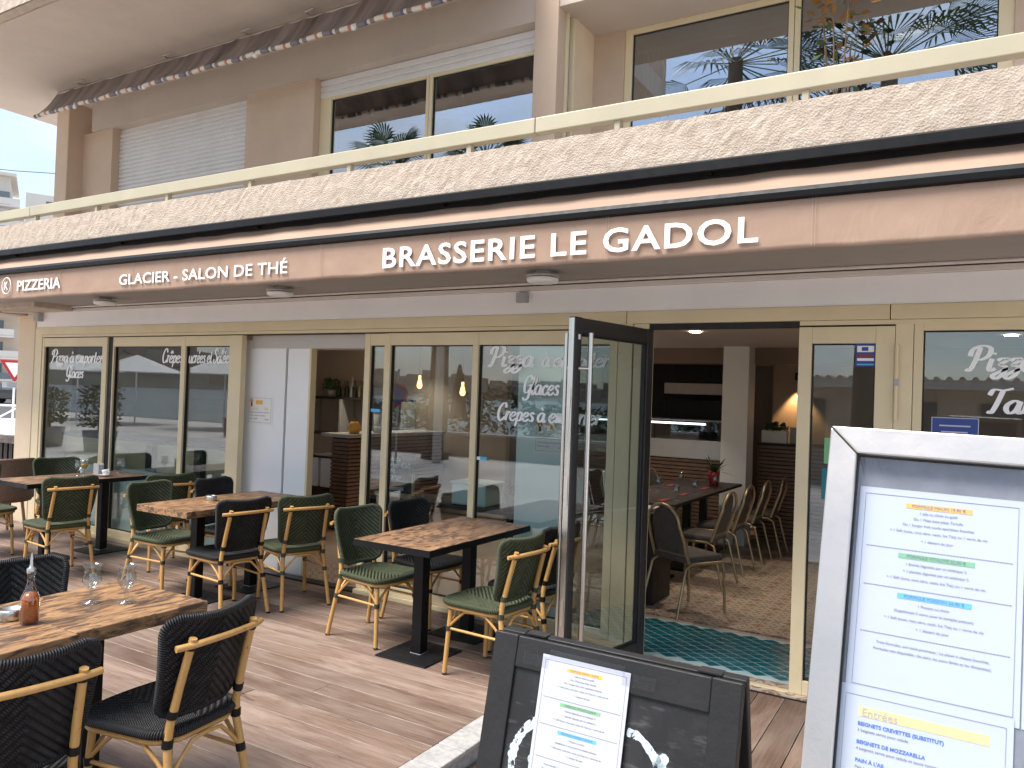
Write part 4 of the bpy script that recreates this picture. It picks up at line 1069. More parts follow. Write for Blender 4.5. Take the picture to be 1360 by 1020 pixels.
MB().box(fwid, mw_-fwid, -.005, -.003, -mh_+fwid, -fwid).build('pane', MT['glass_menu'], mb)
s1 = MB().box(.046, .256, .0085, .0092, -.085-.297, -.085).build('menu_sheet', MT['paper'], mb); sheet_lines(s1, .046, -.085, .0084)
s1b = MB().box(.258, .468, .0085, .0092, -.085-.297, -.085).build('menu_sheet', MT['paper'], mb); sheet_lines(s1b, .258, -.085, .0084)
ENT = [('BEIGNETS CREVETTES (SUBSTITUT)', '3 beignets servis pour salade', ''), ('BEIGNETS DE MOZZARELLA', '4 beignets servis pour salade et sauce tomate', '14 €'), ("PAIN À L'AIL", "Pain à pizza persillade ail, huile d'olive, gratin", ''), ("FRITURE D'ÉPERLANS", 'Éperlans frits et sauce tartare', '16 €'), ('SALADE NIÇOISE', 'Thon, oeuf, olives, tomates, poivron', '15 €')]
for x0, ttl in ((.036, 'Entrées'), (.262, 'Pizzas')):
    zt = -.372
    s2 = MB().box(x0+.004, x0+.214, .0068, .0075, zt-.36, zt).build('menu_sheet', MT['paper'], mb)
    bx('highlight', MT['hl_y'], s2, x0+.03, x0+.188, .0063, .0066, zt-.040, zt-.027, 0)
    text('print_title', ttl, .015, MT['plastic_grey'], s2, (x0+.034, .0058, zt-.039), align='LEFT', ext=.0001)
    z = zt-.052
    for a, b, c in ENT:
        text('print_line', a, .0068, MT['ink_blue'], s2, (x0+.030, .0062, z), align='LEFT', bold=.0002, ext=.0001)
        text('print_line', b, .0055, MT['ink'], s2, (x0+.030, .0062, z-.008), align='LEFT', ext=.0001)
        if c: text('print_line', c, .0068, MT['ink_blue'], s2, (x0+.19, .0062, z-.008), align='RIGHT', ext=.0001)
        z -= .024
    m = MB()
    for q in ((x0+.012, x0+.206, zt-.013, zt-.0125), (x0+.012, x0+.0125, zt-.35, zt-.013), (x0+.2055, x0+.206, zt-.35, zt-.013)): m.box(q[0], q[1], .0062, .0066, q[2], q[3])
    m.build('border', MT['ink'], s2)
mlean = R(15)
rmx = Matrix.Rotation(R(1.0), 4, 'Y')@Matrix.Rotation(-mlean, 4, 'X')
for o in list(mb.children): o.matrix_parent_inverse = rmx@o.matrix_parent_inverse
for x in (.06, mw_-.06): MB().tube([(x, -.03, -.45), (x, .10, -1.0), (x, .16, -1.78)], .014, 8).build('leg', MT['steel'], mb)
bx('foot_bar', MT['steel'], mb, 0, mw_, .0, .32, -1.79, -1.765, .004)
put(mb, -.186, 1.302, 1.648, 0)

# ---------------------------------------------------------------- interior shell (parts of the building)
CZ = 2.40
bx('interior_ceiling', MT['int_ceil'], BL, -9.7, 3.2, 5.07, 11.3, CZ, 2.5, 0)
bx('interior_wall', MT['int_wall'], BL, -9.8, 3.2, 11.3, 11.4, FZ, 2.5, 0)
bx('interior_wall', MT['int_wall'], BL, -9.8, -9.7, 5.4, 11.3, FZ, 2.5, 0)
bx('interior_wall', MT['int_wall'], BL, 3.2, 3.3, 5.0, 11.3, FZ, 2.5, 0)
bx('bulkhead', MT['int_brown'], BL, -4.9, 3.19, 9.9, 10.2, 2.2, CZ, 0)
bx('bulkhead', MT['int_ceil'], BL, -5.93, -4.43, 5.075, 5.30, 2.05, CZ, 0)
bx('interior_wall', MT['int_wall'], BL, -9.69, -5.6, 9.3, 9.4, FZ, CZ, 0)
bx('interior_column', MT['white'], BL, -2.67, -2.35, 9.62, 9.95, FZ, CZ, .005)
bx('white_panel', MT['white'], BL, -6.02, -5.475, 5.08, 5.14, 0, 2.13, .003)
bx('panel_gap', MT['seal'], BL, -5.474, -5.452, 5.11, 5.13, 0, 2.05, 0)
bx('white_panel', MT['white'], BL, -5.451, -5.175, 5.085, 5.16, -.04, 2.05, .003)
bx('panel_edge', MT['cream'], BL, -5.174, -5.15, 5.08, 5.15, -.04, 2.05, .002)
bx('white_panel', MT['mint'], BL, -2.95, -2.46, 5.05, 5.10, FZ, CZ-.01, .003)
bx('low_panel', MT['mint'], BL, -9.3, -6.1, 5.09, 5.13, FZ, .74, .003)
t = thing('display_counter', 'pale wooden counter behind the left windows', 'counter', (-7.6, 5.4, FZ))
bx('front', MT['blond'], t, -9.25, -6.2, 5.20, 5.24, FZ, 1.03, .003); bx('worktop', MT['dark_top'], t, -9.3, -6.15, 5.18, 5.75, 1.031, 1.07, .004)
for x in (-7.55, -6.75): bx('divider', MT['anthracite'], t, x-.06, x+.06, 5.14, 5.195, .2, 1.02, .002)
t = thing('paper_roll', 'white paper roll on the counter beside the left sliding window', 'roll', (-6.28, 5.35, 1.071)); MB().lathe([(.02, 0), (.06, 0), (.06, .22), (.02, .22)], 24, (-6.28, 5.35, 1.071)).build('roll', MT['paper'], t)
def certificate(x0, x1, z0, z1, y, label, extra=True):
    t = thing('certificate', label, 'paper', (x0, y, z0), 0, 'certificates')
    bx('sheet', MT['paper_w'], t, x0, x1, y-.0012, y, z0, z1, 0)
    w, h = x1-x0, z1-z0
    m = MB(); a, b, c, d = x0+w*.06, x1-w*.06, z0+h*.08, z1-h*.06
    for q in ((a, b, c, c+.002), (a, b, d-.002, d), (a, a+.002, c, d), (b-.002, b, c, d)): m.box(q[0], q[1], y-.002, y-.0014, q[2], q[3])
    m.build('border', MT['ink'], t)
    MB().lathe([(0, 0), (.022, .0), (.022, .001), (0, .001)], 16).build('medal', MT['hl_o'], t, (x0+w*.17, y-.002, z1-h*.16), (pi/2, 0, 0))
    bx('ribbon', MT['red'], t, x0+w*.14, x0+w*.20, y-.003, y-.002, z1-h*.36, z1-h*.22, 0)
    bx('badge', MT['hl_o'], t, x0+w*.34, x0+w*.60, y-.003, y-.002, z1-h*.28, z1-h*.14, 0)
    text('print_title', 'Cacher', h*.17, MT['hl_y'], t, (x0+w*.26, y-.002, z0+h*.52), ext=.0003)
    text('print_title', '760', h*.15, MT['hl_o'], t, (x0+w*.74, y-.002, z0+h*.52), ext=.0003)
    for k, s in enumerate(('Restaurant sous surveillance du Beth Din', 'Valable à compter de septembre', 'Viande et volaille')):
        text('print_line', s, h*.06, MT['ink'], t, (x0+w*.1, y-.002, z0+h*(.42-.11*k)), align='LEFT', ext=.0002)
    text('print_line', 'sceau', h*.08, MT['red'], t, (x0+w*.78, y-.002, z0+h*.18), ext=.0003)
certificate(-5.965, -5.62, 1.325, 1.595, 5.078, 'framed printed certificate stuck on the white panel')
certificate(-2.80, -2.50, 1.265, 1.52, 5.048, 'printed certificate behind the glass under the crepe lettering')

def bottle(x, y, z, h, mat, label, gr):
    o = MB().lathe([(0, 0), (.036, 0), (.038, .01), (.038, h*.55), (.03, h*.66), (.014, h*.76), (.013, h), (0, h)], 12, (x, y, z)).build('bottle', MT[mat]); tag(o, label, 'bottle', gr); return o
# bar seen through the sliding opening
t = thing('bar_counter', 'slatted wooden bar counter seen through the sliding opening', 'counter', (-6.75, 7.8, FZ))
bx('carcass', MT['seal'], t, -6.89, -6.625, 7.22, 9.2, FZ, 1.09, 0)
for k in range(23):
    z = FZ+.012+.049*k
    bx('slat', MT['slat'], t, -6.895, -6.625, 7.198, 7.218, z, z+.034, .002); bx('slat', MT['slat'], t, -6.624, -6.604, 7.198, 9.2, z, z+.034, .002)
bx('bar_top', MT['plastic_grey'], t, -7.05, -6.58, 7.17, 9.2, 1.092, 1.135, .004)
t = thing('orange_ornament', 'rounded orange ornament on the end of the bar', 'ornament', (-6.75, 7.45, 1.136))
MB().lathe([(0, 0), (.06, .0), (.085, .05), (.075, .11), (.045, .15), (0, .16)], 16, (-6.75, 7.45, 1.136)).build('body', MT['hl_o'], t); MB().lathe([(0, .15), (.03, .152), (.02, .18), (0, .19)], 10, (-6.75, 7.45, 1.136)).build('knob', MT['dead'], t)
t = thing('white_canister', 'white canister on the bar behind the orange ornament', 'canister', (-6.72, 7.95, 1.136))
MB().lathe([(0, 0), (.10, 0), (.105, .02), (.115, .26), (.0, .26)], 18, (-6.72, 7.95, 1.136)).build('body', MT['white'], t); MB().lathe([(.118, .26), (.118, .285), (0, .29)], 18, (-6.72, 7.95, 1.136)).build('lid', MT['plastic_grey'], t)
t = thing('back_cabinet', 'low cabinet with white boxes beside the bar', 'cabinet', (-7.25, 7.5, FZ))
bx('body', MT['dark_top'], t, -7.5, -6.92, 7.35, 7.8, FZ, .42, .003); bx('shelf', MT['dark_top'], t, -7.5, -6.92, 7.33, 7.8, .80, .83, .003)
for x in (-7.38, -7.10): bx('white_box', MT['white'], t, x-.12, x+.12, 7.36, 7.75, .425, .80, .004)
bx('towel', MT['red'], t, -6.99, -6.95, 7.32, 7.335, .45, .95, .002)
t = thing('bottle_shelf', 'dark back shelf of bottles behind the bar', 'shelf', (-8.3, 9.1, 1.4))
bx('board', MT['dark_top'], t, -9.2, -7.2, 9.0, 9.28, 1.54, 1.575, .003); bx('lower_board', MT['dark_top'], t, -9.2, -7.2, 8.95, 9.28, .98, 1.01, .003)
for x in (-9.18, -8.45, -7.22): bx('upright', MT['plastic_grey'], t, x-.02, x+.02, 8.98, 9.28, 1.01, 1.54, .002)
for k in range(9):
    bottle(-8.62+.085*k+random.uniform(-.01, .01), 9.12+.03*(k % 2), 1.576, random.uniform(.24, .33), ('bottle_dark', 'dead', 'bottle_dark', 'plastic_grey')[k % 4], ('leftmost', 'second', 'third', 'fourth', 'fifth', 'sixth', 'seventh', 'eighth', 'rightmost')[k]+' bottle from the left on the shelf behind the bar', 'bottles behind the bar')
t = thing('shelf_plant', 'dark potted plant at the left end of the bottle shelf', 'plant', (-8.78, 9.12, 1.576))
MB().lathe([(0, 0), (.05, 0), (.065, .10), (0, .10)], 12, (-8.78, 9.12, 1.576)).build('pot', MT['plastic_grey'], t)
def leaves(nm, mat, parent, c, n, rad, h, size):
    m = MB()
    for q in range(n):
        a = random.uniform(0, 2*pi); r_ = rad*sqrt(random.random()); z = c[2]+h*random.random()
        p = Vector((c[0]+r_*cos(a), c[1]+r_*sin(a), z)); d = Vector((random.uniform(-1, 1), random.uniform(-1, 1), random.uniform(-.3, 1))).normalized()
        s_ = d.orthogonal().normalized()*size*.35; l = size*random.uniform(.6, 1.2)
        m.add([p, p+d*l*.5+s_, p+d*l, p+d*l*.5-s_], [(0, 1, 2, 3)])
    return tag(m.build(nm, MT[mat], parent, fix=False), kind='stuff')
leaves('foliage', 'leaf', t, (-8.78, 9.12, 1.68), 160, .11, .16, .06)
# far counters seen through the entrance
t = thing('pizza_counter', 'slatted counter with steel front and lit glass display at the back', 'counter', (-3.7, 10.1, FZ))
bx('carcass', MT['seal'], t, -4.9, -2.70, 10.03, 10.6, FZ, .94, 0)
for k in range(20): bx('slat', MT['slat'], t, -4.9, -2.70, 10.0, 10.022, FZ+.01+.0495*k, FZ+.046+.0495*k, .002)
bx('steel_front', MT['brushed'], t, -4.9, -2.72, 9.985, 10.6, .945, 1.19, .004)
MB().box(-4.85, -2.75, 10.0, 10.006, 1.19, 1.44).build('pane', MT['glass'], t)
bx('display_top', MT['plastic_grey'], t, -4.85, -2.75, 9.99, 10.5, 1.44, 1.455, .002)
MB().tube([(-4.6, 9.985, 1.405), (-2.98, 9.985, 1.405)], .012, 8).build('light_tube', MT['led'], t)
bx('kitchen_wall', MT['seal'], BL, -4.9, -2.66, 10.9, 11.0, FZ, CZ, 0)
t = thing('oven', 'dark oven with steel hood behind the lit display', 'oven', (-3.2, 10.7, 1.2))
bx('body', MT['black_rough'], t, -3.75, -2.72, 10.55, 10.89, 1.2, 1.72, .004); bx('hood', MT['lamp_grey'], t, -3.72, -2.72, 10.45, 10.89, 1.80, 1.95, .004); bx('upper_body', MT['black'], t, -3.6, -2.75, 10.6, 10.89, 1.951, 2.25, .004)
t = thing('service_counter', 'dark slatted counter below the lamp-lit wall right of the white column', 'counter', (-1.3, 10.3, FZ))
bx('carcass', MT['seal'], t, -2.345, -.1, 10.23, 10.7, FZ, 1.17, 0)
for k in range(25): bx('slat', MT['slat'], t, -2.345, -.1, 10.2, 10.222, FZ+.008+.0492*k, FZ+.042+.0492*k, .002)
bx('worktop', MT['dark_top'], t, -2.345, -.1, 10.17, 10.7, 1.172, 1.20, .003)
bx('lit_wall', MT['int_wall'], BL, -2.34, 3.1, 10.95, 11.05, FZ, CZ, 0)
t = thing('counter_planter', 'white planter with dark leaves on the far counter', 'planter', (-2.2, 10.4, 1.2))
bx('box', MT['white'], t, -2.33, -2.02, 10.3, 10.45, 1.201, 1.36, .004); leaves('foliage', 'leaf', t, (-2.17, 10.37, 1.36), 120, .14, .08, .06)
bx('cup_board', MT['plastic_grey'], t, -2.0, -1.82, 10.42, 10.45, 1.201, 1.41, .003)
# lit lamps: downlights, bulbs and the wall spots the photograph shows
def lamp(typ, loc, e, c, **kw):
    l = bpy.data.lights.new('lamp_light', typ); l.energy = e; l.color = c
    for k, v in kw.items(): setattr(l, k, v)
    o = bpy.data.objects.new('lamp_light', l); col.objects.link(o); o.location = loc; return o
dn = [(-7.9, 8.6), (-7.4, 7.9), (-6.9, 8.8), (-3.4, 8.8), (-2.4, 7.6), (-3.1, 6.4), (-.6, 7.3), (.3, 8.3), (-4.6, 6.6), (-5.2, 7.9)]
places = ['over the bottle shelf', 'over the bar end', 'beyond the bar', 'above the far end of the long dining table', 'above the near end of the long dining table', 'just inside the open door', 'behind the fixed door leaf', 'behind the right window', 'behind the middle window', 'right of the bar']
for k, (x, y) in enumerate(dn):
    o = MB().lathe([(0, .0), (.045, .0), (.055, -.004), (.055, -.008)], 16, (x, y, CZ-.0015)).build('downlight', MT['spotlit'])
    tag(o, 'small lit ceiling downlight '+places[k], 'downlight', 'ceiling downlights')
    lamp('SPOT', (x, y, CZ-.03), 19, (1, .87, .70), spot_size=R(95), spot_blend=.6, shadow_soft_size=.04)
for x, y, e in ((-2.0, 10.84, 15),):
    o = lamp('SPOT', (x, y, 1.98), e, (1, .58, .25), spot_size=R(80), spot_blend=.5, shadow_soft_size=.02)
    o.rotation_euler = (R(4), 0, 0)
    f = MB().lathe([(.03, 0), (.04, .02), (.035, .10), (0, .11)], 12, (x, y, 2.03)).build('wall_spot', MT['black']); tag(f, 'small wall spot washing warm light over the far wall', 'lamp')
for x, y, z, lb in ((-5.08, 6.6, 1.78, 'left of the two lit bare bulbs behind the middle window'), (-4.52, 6.6, 1.72, 'right of the two lit bare bulbs behind the middle window')):
    t = thing('pendant_bulb', lb, 'lamp', (x, y, CZ), 0, 'pendant bulbs')
    MB().tube([(x, y, CZ), (x, y, z+.09)], .003, 5).build('cord', MT['seal'], t); MB().lathe([(0, -.055), (.022, -.045), (.03, -.02), (.02, .03), (.013, .05), (.013, .09), (0, .09)], 12, (x, y, z)).build('bulb', MT['bulb'], t)

# banquet chairs (face +x) and dining tables
def banquet(label):
    t = thing('banquet_chair', label, 'chair')
    def arch(s): return
    pts = []
    for k in range(13):
        a = pi*k/12; pts.append((-.27-.02*sin(a), .185*cos(a) if True else 0, .74+.16*sin(a)))
    up_l = [(-.17, .20, .44), (-.23, .20, .62)]; up_r = [(-.23, -.20, .62), (-.17, -.20, .44)]
    MB().tube(up_l+pts+up_r, .0135, 7).build('back_frame', MT['gold'], t)
    for s in (-1, 1):
        MB().tube([(.20, s*.20, .425), (.22, s*.205, .38), (.245, s*.21, 0)], .0125, 7).build('leg', MT['gold'], t)
        MB().tube([(.20, s*.20, .425), (-.14, s*.20, .43), (-.20, s*.20, .395), (-.30, s*.215, 0)], .0125, 7).build('leg', MT['gold'], t)
    MB().tube([(.195, -.2, .42), (.195, .2, .42)], .011, 6).build('rail', MT['gold'], t)
    def bp(a, b, off):
        zz = .50+.38*b; w = .165*(1 if b < .55 else sqrt(max(.02, 1-((b-.55)/.46)**2)))
        return (-.19-.23*(zz-.5)*.95+off*sin(pi*a)**.4*min(1, 4*b+.3), (2*a-1)*w, zz)
    m = MB(); m.grid(lambda a, b: bp(a, b, .028), 12, 12, flip=True); m.grid(lambda a, b: bp(a, b, -.014), 12, 12); m.build('backrest', MT['grey_cloth'], t)
    m = MB().box(-.19, .215, -.205, .205, .432, .49); m.build('seat', MT['grey_cloth'], t, bev=.022)
    return t
bc = None
BCH = [(-2.02, 6.36, 62, 'grey banquet chair with gold frame standing alone just inside the door'),
       (-2.22, 7.42, 176, 'first gold framed banquet chair on the right of the long dining table'), (-2.22, 8.15, 178, 'second gold framed banquet chair on the right of the long dining table'),
       (-2.20, 8.85, 180, 'third gold framed banquet chair on the right of the long dining table'), (-2.14, 9.45, 182, 'last gold framed banquet chair on the right, nearest the far counter'),
       (-3.42, 7.6, 0, 'nearest gold framed banquet chair on the left of the long dining table'), (-3.42, 8.5, 2, 'middle gold framed banquet chair on the left of the long dining table'), (-3.32, 9.15, -40, 'gold framed banquet chair at the far left corner of the long dining table')]
for x, y, d, lb in BCH:
    if bc is None: o = bc = banquet(lb)
    else: o = dup(bc)
    tag(o, lb, 'chair', 'gold framed banquet chairs inside'); put(o, x, y, FZ, d)
for y0, y1, lb in ((7.0, 8.25, 'dark dining table laid with glasses, the nearer of the two inside'), (8.27, 9.5, 'dark dining table with the red plant pot, the farther of the two inside')):
    t = thing('dining_table', lb, 'table', (-2.75, (y0+y1)/2, FZ), 0, 'dining tables inside')
    bx('tabletop', MT['dark_top'], t, -3.12, -2.36, y0, y1, .69, .72, .004)
    for yc in (y0+.3, y1-.3): bx('column', MT['black'], t, -2.78, -2.70, yc-.04, yc+.04, FZ+.02, .69, .004); bx('foot', MT['black'], t, -2.98, -2.5, yc-.2, yc+.2, FZ+.001, FZ+.02, .003)
for k, (x, y) in enumerate(((-2.95, 7.25), (-2.55, 7.25), (-2.95, 7.85), (-2.55, 7.85), (-2.95, 8.6), (-2.55, 8.6))):
    o = bx('red_napkin', MT['red'], None, x-.03, x+.03, y-.11, y+.11, .7215, .727, .001)
    tag(o, 'folded red napkin on the dark dining table, '+('left' if k % 2 == 0 else 'right')+' side '+('near end', 'middle', 'far end')[k//2], 'napkin', 'red napkins')
    g_ = goblet(x+.09, y+.10, .7215, 'stemmed glass set beside the '+('left' if k % 2 == 0 else 'right')+' red napkin at the '+('near end', 'middle', 'far end')[k//2]+' inside'); g_['group'] = 'glasses laid inside'
t = thing('pot_plant', 'spiky plant in a red pot on the far dining table', 'plant', (-2.55, 8.95, .7215))
MB().lathe([(0, 0), (.05, 0), (.062, .12), (.066, .17), (0, .165)], 16, (-2.55, 8.95, .7215)).build('pot', MT['red'], t)
for k in range(16):
    a = k*2.4; l = random.uniform(.16, .26); e_ = random.uniform(.3, 1.2)
    P = [Vector((-2.55+cos(a)*l*s_*cos(e_*.7), 8.95+sin(a)*l*s_*cos(e_*.7), .88+l*(sin(e_)*s_-.5*s_*s_*(1.2-e_)))) for s_ in (0, .35, .7, 1)]
    sd_ = Vector((-sin(a), cos(a), 0))
    m = MB(); w_ = [.010, .016, .012, .001]
    m.add([p+sd_*w for p, w in zip(P, w_)]+[p-sd_*w for p, w in zip(P, w_)], [(i, i+1, 5+i, 4+i) for i in range(3)], smooth=True); m.build('leaf', MT['leaf'], t, fix=False)
t = thing('side_station', 'small dark service table just behind the open door', 'table', (-2.35, 6.5, FZ))
bx('body', MT['dark_top'], t, -2.75, -2.29, 6.3, 6.75, FZ, .70, .004); bx('top', MT['dark_top'], t, -2.8, -2.27, 6.27, 6.8, .70, .73, .004)
o = bx('paper_stack', MT['paper'], None, -2.6, -2.35, 6.35, 6.6, .732, .75, .002); tag(o, 'small stack of white paper on the dark service table', 'paper')
# things behind the middle glass
t = thing('chalk_easel', 'small chalk menu easel behind the middle window', 'chalkboard', (-4.3, 5.3, .75))
bx('slate', MT['chalkboard'], t, -4.50, -4.14, 5.32, 5.33, .80, 1.13, .002); bx('ledge', MT['blond'], t, -4.52, -4.10, 5.28, 5.335, .765, .80, .002); bx('post', MT['blond'], t, -4.135, -4.115, 5.31, 5.335, .765, .98, .002)
for k, s in enumerate(('Formule', 'express 4,50', '1 café', '1 orange', '+', '1 viennois')): text('chalk_line', s, .06, MT['letter'], t, (-4.47, 5.318, 1.075-.05*k), align='LEFT', ext=.0005)
t = thing('window_shelf', 'dark shelf unit behind the middle windows', 'shelf', (-3.7, 5.5, FZ))
bx('top', MT['dark_top'], t, -4.6, -3.1, 5.25, 5.7, .735, .764, .003)
for x in (-4.58, -3.14): bx('side', MT['dark_top'], t, x, x+.03, 5.26, 5.68, FZ, .734, .002)
t = thing('mint_basket', 'mint green box behind the middle window', 'box', (-3.5, 5.45, .765))
bx('box', MT['mint'], t, -3.72, -3.38, 5.32, 5.6, .765, .94, .012); bx('lid', MT['mint'], t, -3.73, -3.37, 5.31, 5.61, .942, .96, .006)
t = thing('window_plant', 'small flowering pot behind the right pane of the middle glazing', 'plant', (-3.2, 5.4, .765))
MB().lathe([(0, 0), (.04, 0), (.055, .09), (0, .09)], 12, (-3.2, 5.45, .765)).build('pot', MT['dead'], t); leaves('foliage', 'autumn', t, (-3.2, 5.45, .85), 90, .07, .09, .05)
# right-hand interior: low shelving and a plant on the balcony
t = thing('balcony_plant', 'potted plant with orange leaves behind the upper right window rail', 'plant', (-.93, 6.25, 2.75))
MB().lathe([(0, 0), (.13, 0), (.17, .35), (0, .34)], 18, (-.93, 6.25, 3.05)).build('pot', MT['dark_top'], t)
bx('stand', MT['dark_top'], t, -1.08, -.78, 6.1, 6.4, 2.745, 3.05, .004)
for k in range(7):
    a = k*.9; MB().tube([(-.93, 6.25, 3.35), (-.93+.05*cos(a), 6.25+.05*sin(a), 3.9), (-.93+.13*cos(a), 6.25+.13*sin(a), 4.45+.07*k)], [.012, .009, .004], 6).build('stem', MT['dead'], t)
for k in range(85):
    a = random.uniform(0, 6.28); z_ = random.uniform(4.15, 4.98); r_ = .03+.20*random.random()*(1.25-abs(z_-4.6))
    p = Vector((-.93+r_*cos(a), 6.25+r_*sin(a), z_)); d = Vector((cos(a), sin(a), random.uniform(-.6, .7))).normalized(); s_ = d.orthogonal().normalized()*.035
    MB().add([p, p+d*.05+s_*.7, p+d*.10, p+d*.05-s_*.7], [(0, 1, 2, 3)]).build('leaf', MT['autumn' if k % 3 else 'leaf'], t, fix=False)

# ---------------------------------------------------------------- left edge of the terrace
t = thing('wicker_armchair', 'brown wicker tub armchair at the left edge beyond the juice table', 'chair', (-8.95, 4.35, 0))
def tub(a, b, o):
    an = R(-205+230*a); r_ = .31+o; k = .80-.16*(1-sin(pi*a))**1.5 if b == 1 else None
    zt = .82-.17*abs(2*a-1)**3
    return (-8.95+r_*1.0*cos(an+R(90)), 4.35+r_*sin(an+R(90)), .40+(zt-.40)*b)
m = MB(); m.grid(lambda a, b: tub(a, b, .012), 40, 10); m.grid(lambda a, b: tub(a, b, -.012), 40, 10, flip=True); m.build('shell', MT['brownleaf'], t)
MB().tube([tub(a/40, 1, 0) for a in range(41)], .02, 8).build('rim', MT['brownleaf'], t)
MB().lathe([(0, .36), (.30, .37), (.31, .41), (.29, .44), (0, .44)], 28, (-8.95, 4.35, 0)).build('seat', MT['brownleaf'], t)
for a in (45, 135, 225, 315): MB().tube([(-8.95+.22*cos(R(a)), 4.35+.22*sin(R(a)), .38), (-8.95+.27*cos(R(a)), 4.35+.27*sin(R(a)), .0)], .016, 7).build('leg', MT['bamboo'], t)
t = thing('wood_partition', 'low slatted wooden partition left of the corner column', 'fence', (-11.2, 5.4, 0))
bx('top_rail', MT['ramp'], t, -12.6, -10.1, 5.15, 5.5, .86, .92, .004)
for k in range(20): bx('slat', MT['dark_top'], t, -12.55+.125*k, -12.47+.125*k, 5.22, 5.25, -.18, .86, .002)
bx('back_board', MT['seal'], t, -12.6, -10.1, 5.32, 5.34, -.18, .86, 0)

# ---------------------------------------------------------------- street at the left
t = thing('yield_sign', 'red bordered white triangular yield sign on a pole', 'sign', (-28.7, 14.36, -.19))
def local(o, x, y, z, deg): put(o, x, y, z, deg)
t.location = (0, 0, 0); W[t.name] = Matrix()
tri = lambda s, o=0: [(-.45*s, .26*s+o), (.45*s, .26*s+o), (0, -.52*s+o)]
MB().prism(tri(1.0, 2.25), -.02, .0, 'y').build('border', MT['sign_red'], t, bev=.02); MB().prism(tri(.66, 2.25), -.026, -.021, 'y').build('face', MT['white'], t)
MB().box(-.36, .36, -.02, 0, 1.55, 1.76).build('plate', MT['plastic_grey'], t)
text('plate_text', 'CÉDEZ LE', .1, MT['ink'], t, (0, -.024, 1.66), bold=.002); text('plate_text', 'PASSAGE', .1, MT['ink'], t, (0, -.024, 1.57), bold=.002)
MB().tube([(0, .03, 0), (0, .03, 2.5)], .035, 8).build('pole', MT['white'], t)
put(t, -28.75, 14.3, -.19, 62)
def barrier(x, y, d, lb):
    t = thing('street_barrier', lb, 'barrier', group='white street barriers')
    for s in (-.7, .7): MB().tube([(s, 0, 0), (s, 0, 1.05)], .045, 8).build('post', MT['white'], t)
    for z in (.98, .52): MB().tube([(-.7, 0, z), (.7, 0, z)], .032, 8).build('rail', MT['white'], t)
    MB().tube([(-.7, 0, .08), (.7, 0, .95)], .028, 8).build('cross_bar', MT['white'], t); MB().tube([(-.7, .02, .95), (.7, .02, .08)], .028, 8).build('cross_bar', MT['white'], t)
    put(t, x, y, -.19, d)
barrier(-27.6, 13.2, 40, 'white crossed street barrier in front of the yield sign'); barrier(-29.6, 15.9, 75, 'white crossed street barrier behind the yield sign pole')
t = thing('parked_car', 'dark car with red tail lights parked across the street', 'car')
prof = [(-2.1, .35), (-2.15, .75), (-2.0, 1.0), (-1.55, 1.45), (.3, 1.5), (1.05, 1.05), (1.95, .9), (2.15, .7), (2.1, .35)]
MB().prism(prof, -.85, .85, 'y').build('body', MT['rust_roof'], t, bev=.06)
MB().prism([(-1.82, 1.06), (-1.45, 1.38), (-.2, 1.42), (-.2, 1.04)], -.862, .862, 'y').build('side_window', MT['far_glass'], t); MB().prism([(-.12, 1.04), (-.12, 1.42), (.28, 1.42), (.85, 1.06)], -.862, .862, 'y').build('side_window', MT['far_glass'], t)
for x in (-1.35, 1.35):
    for s in (-1, 1):
        w = MB().lathe([(.18, -.1), (.31, -.1), (.33, -.06), (.33, .06), (.31, .1), (.18, .1)], 20).build('tyre', MT['rubber'], t, (x, s*.78, .33), (pi/2, 0, 0)); MB().lathe([(0, -.085), (.2, -.08), (.2, .08), (0, .085)], 14, (0, 0, 0)).build('rim', MT['steel'], t, (x, s*.79, .33), (pi/2, 0, 0))
for s in (-1, 1): MB().box(-2.17, -1.98, s*.62-.16, s*.62+.16, .80, .98).build('tail_light', MT['red'], t, bev=.02)
put(t, -61.4, 30.2, -.19, 200)
t = thing('apartment_block', 'pale apartment block with long balconies across the street at far left', 'building')
bx('wall', MT['far_wall'], t, -40, -2, 0, 18, 0, 24, 0); bx('wall', MT['far_white'], t, -1.98, 30, 2, 18, 0, 28.2, 0); bx('penthouse', MT['far_white'], t, -30, -4, 3, 16, 24.0, 30.2, 0)
bx('roof', MT['far_white'], t, -31, -3.2, 2, 17, 30.2, 30.6, 0)
for k in range(9):
    z = 1.5+2.95*k
    bx('balcony_slab', MT['far_white'], t, -40, -2.5+(k % 2)*.6, -2.2, 0, z, z+.25, 0)
    bx('balcony_front', MT['far_white'] if k % 3 else MT['far_glass'], t, -40, -2.5+(k % 2)*.6, -2.2, -2.1, z+.3, z+1.15, 0)
    for q in range(5):
        x = -5-5.5*q; bx('window', MT['far_glass'], t, x-1.2, x+1.2, -.06, -.01, z+.3, z+2.4, 0)
    for q in range(3): bx('window', MT['far_glass'], t, .5+4*q, 2.2+4*q, 1.94, 1.99, z+.9, z+2.2, 0)
    if k > 6: bx('awning', MT['canvas_w'], t, -14, -8, -1.8, -.1, z+2.3, z+2.4, 0)
put(t, -112.5, 58.5, -.19, 62)
t = thing('overhead_cable', 'thin dark cable crossing the sky at far left', 'cable'); t.location = (0, 0, 0)
MB().tube([(-60, 10, 13.6), (-45, 22, 13.0), (-30, 36, 13.5)], .02, 5).build('wire', MT['seal'], t)

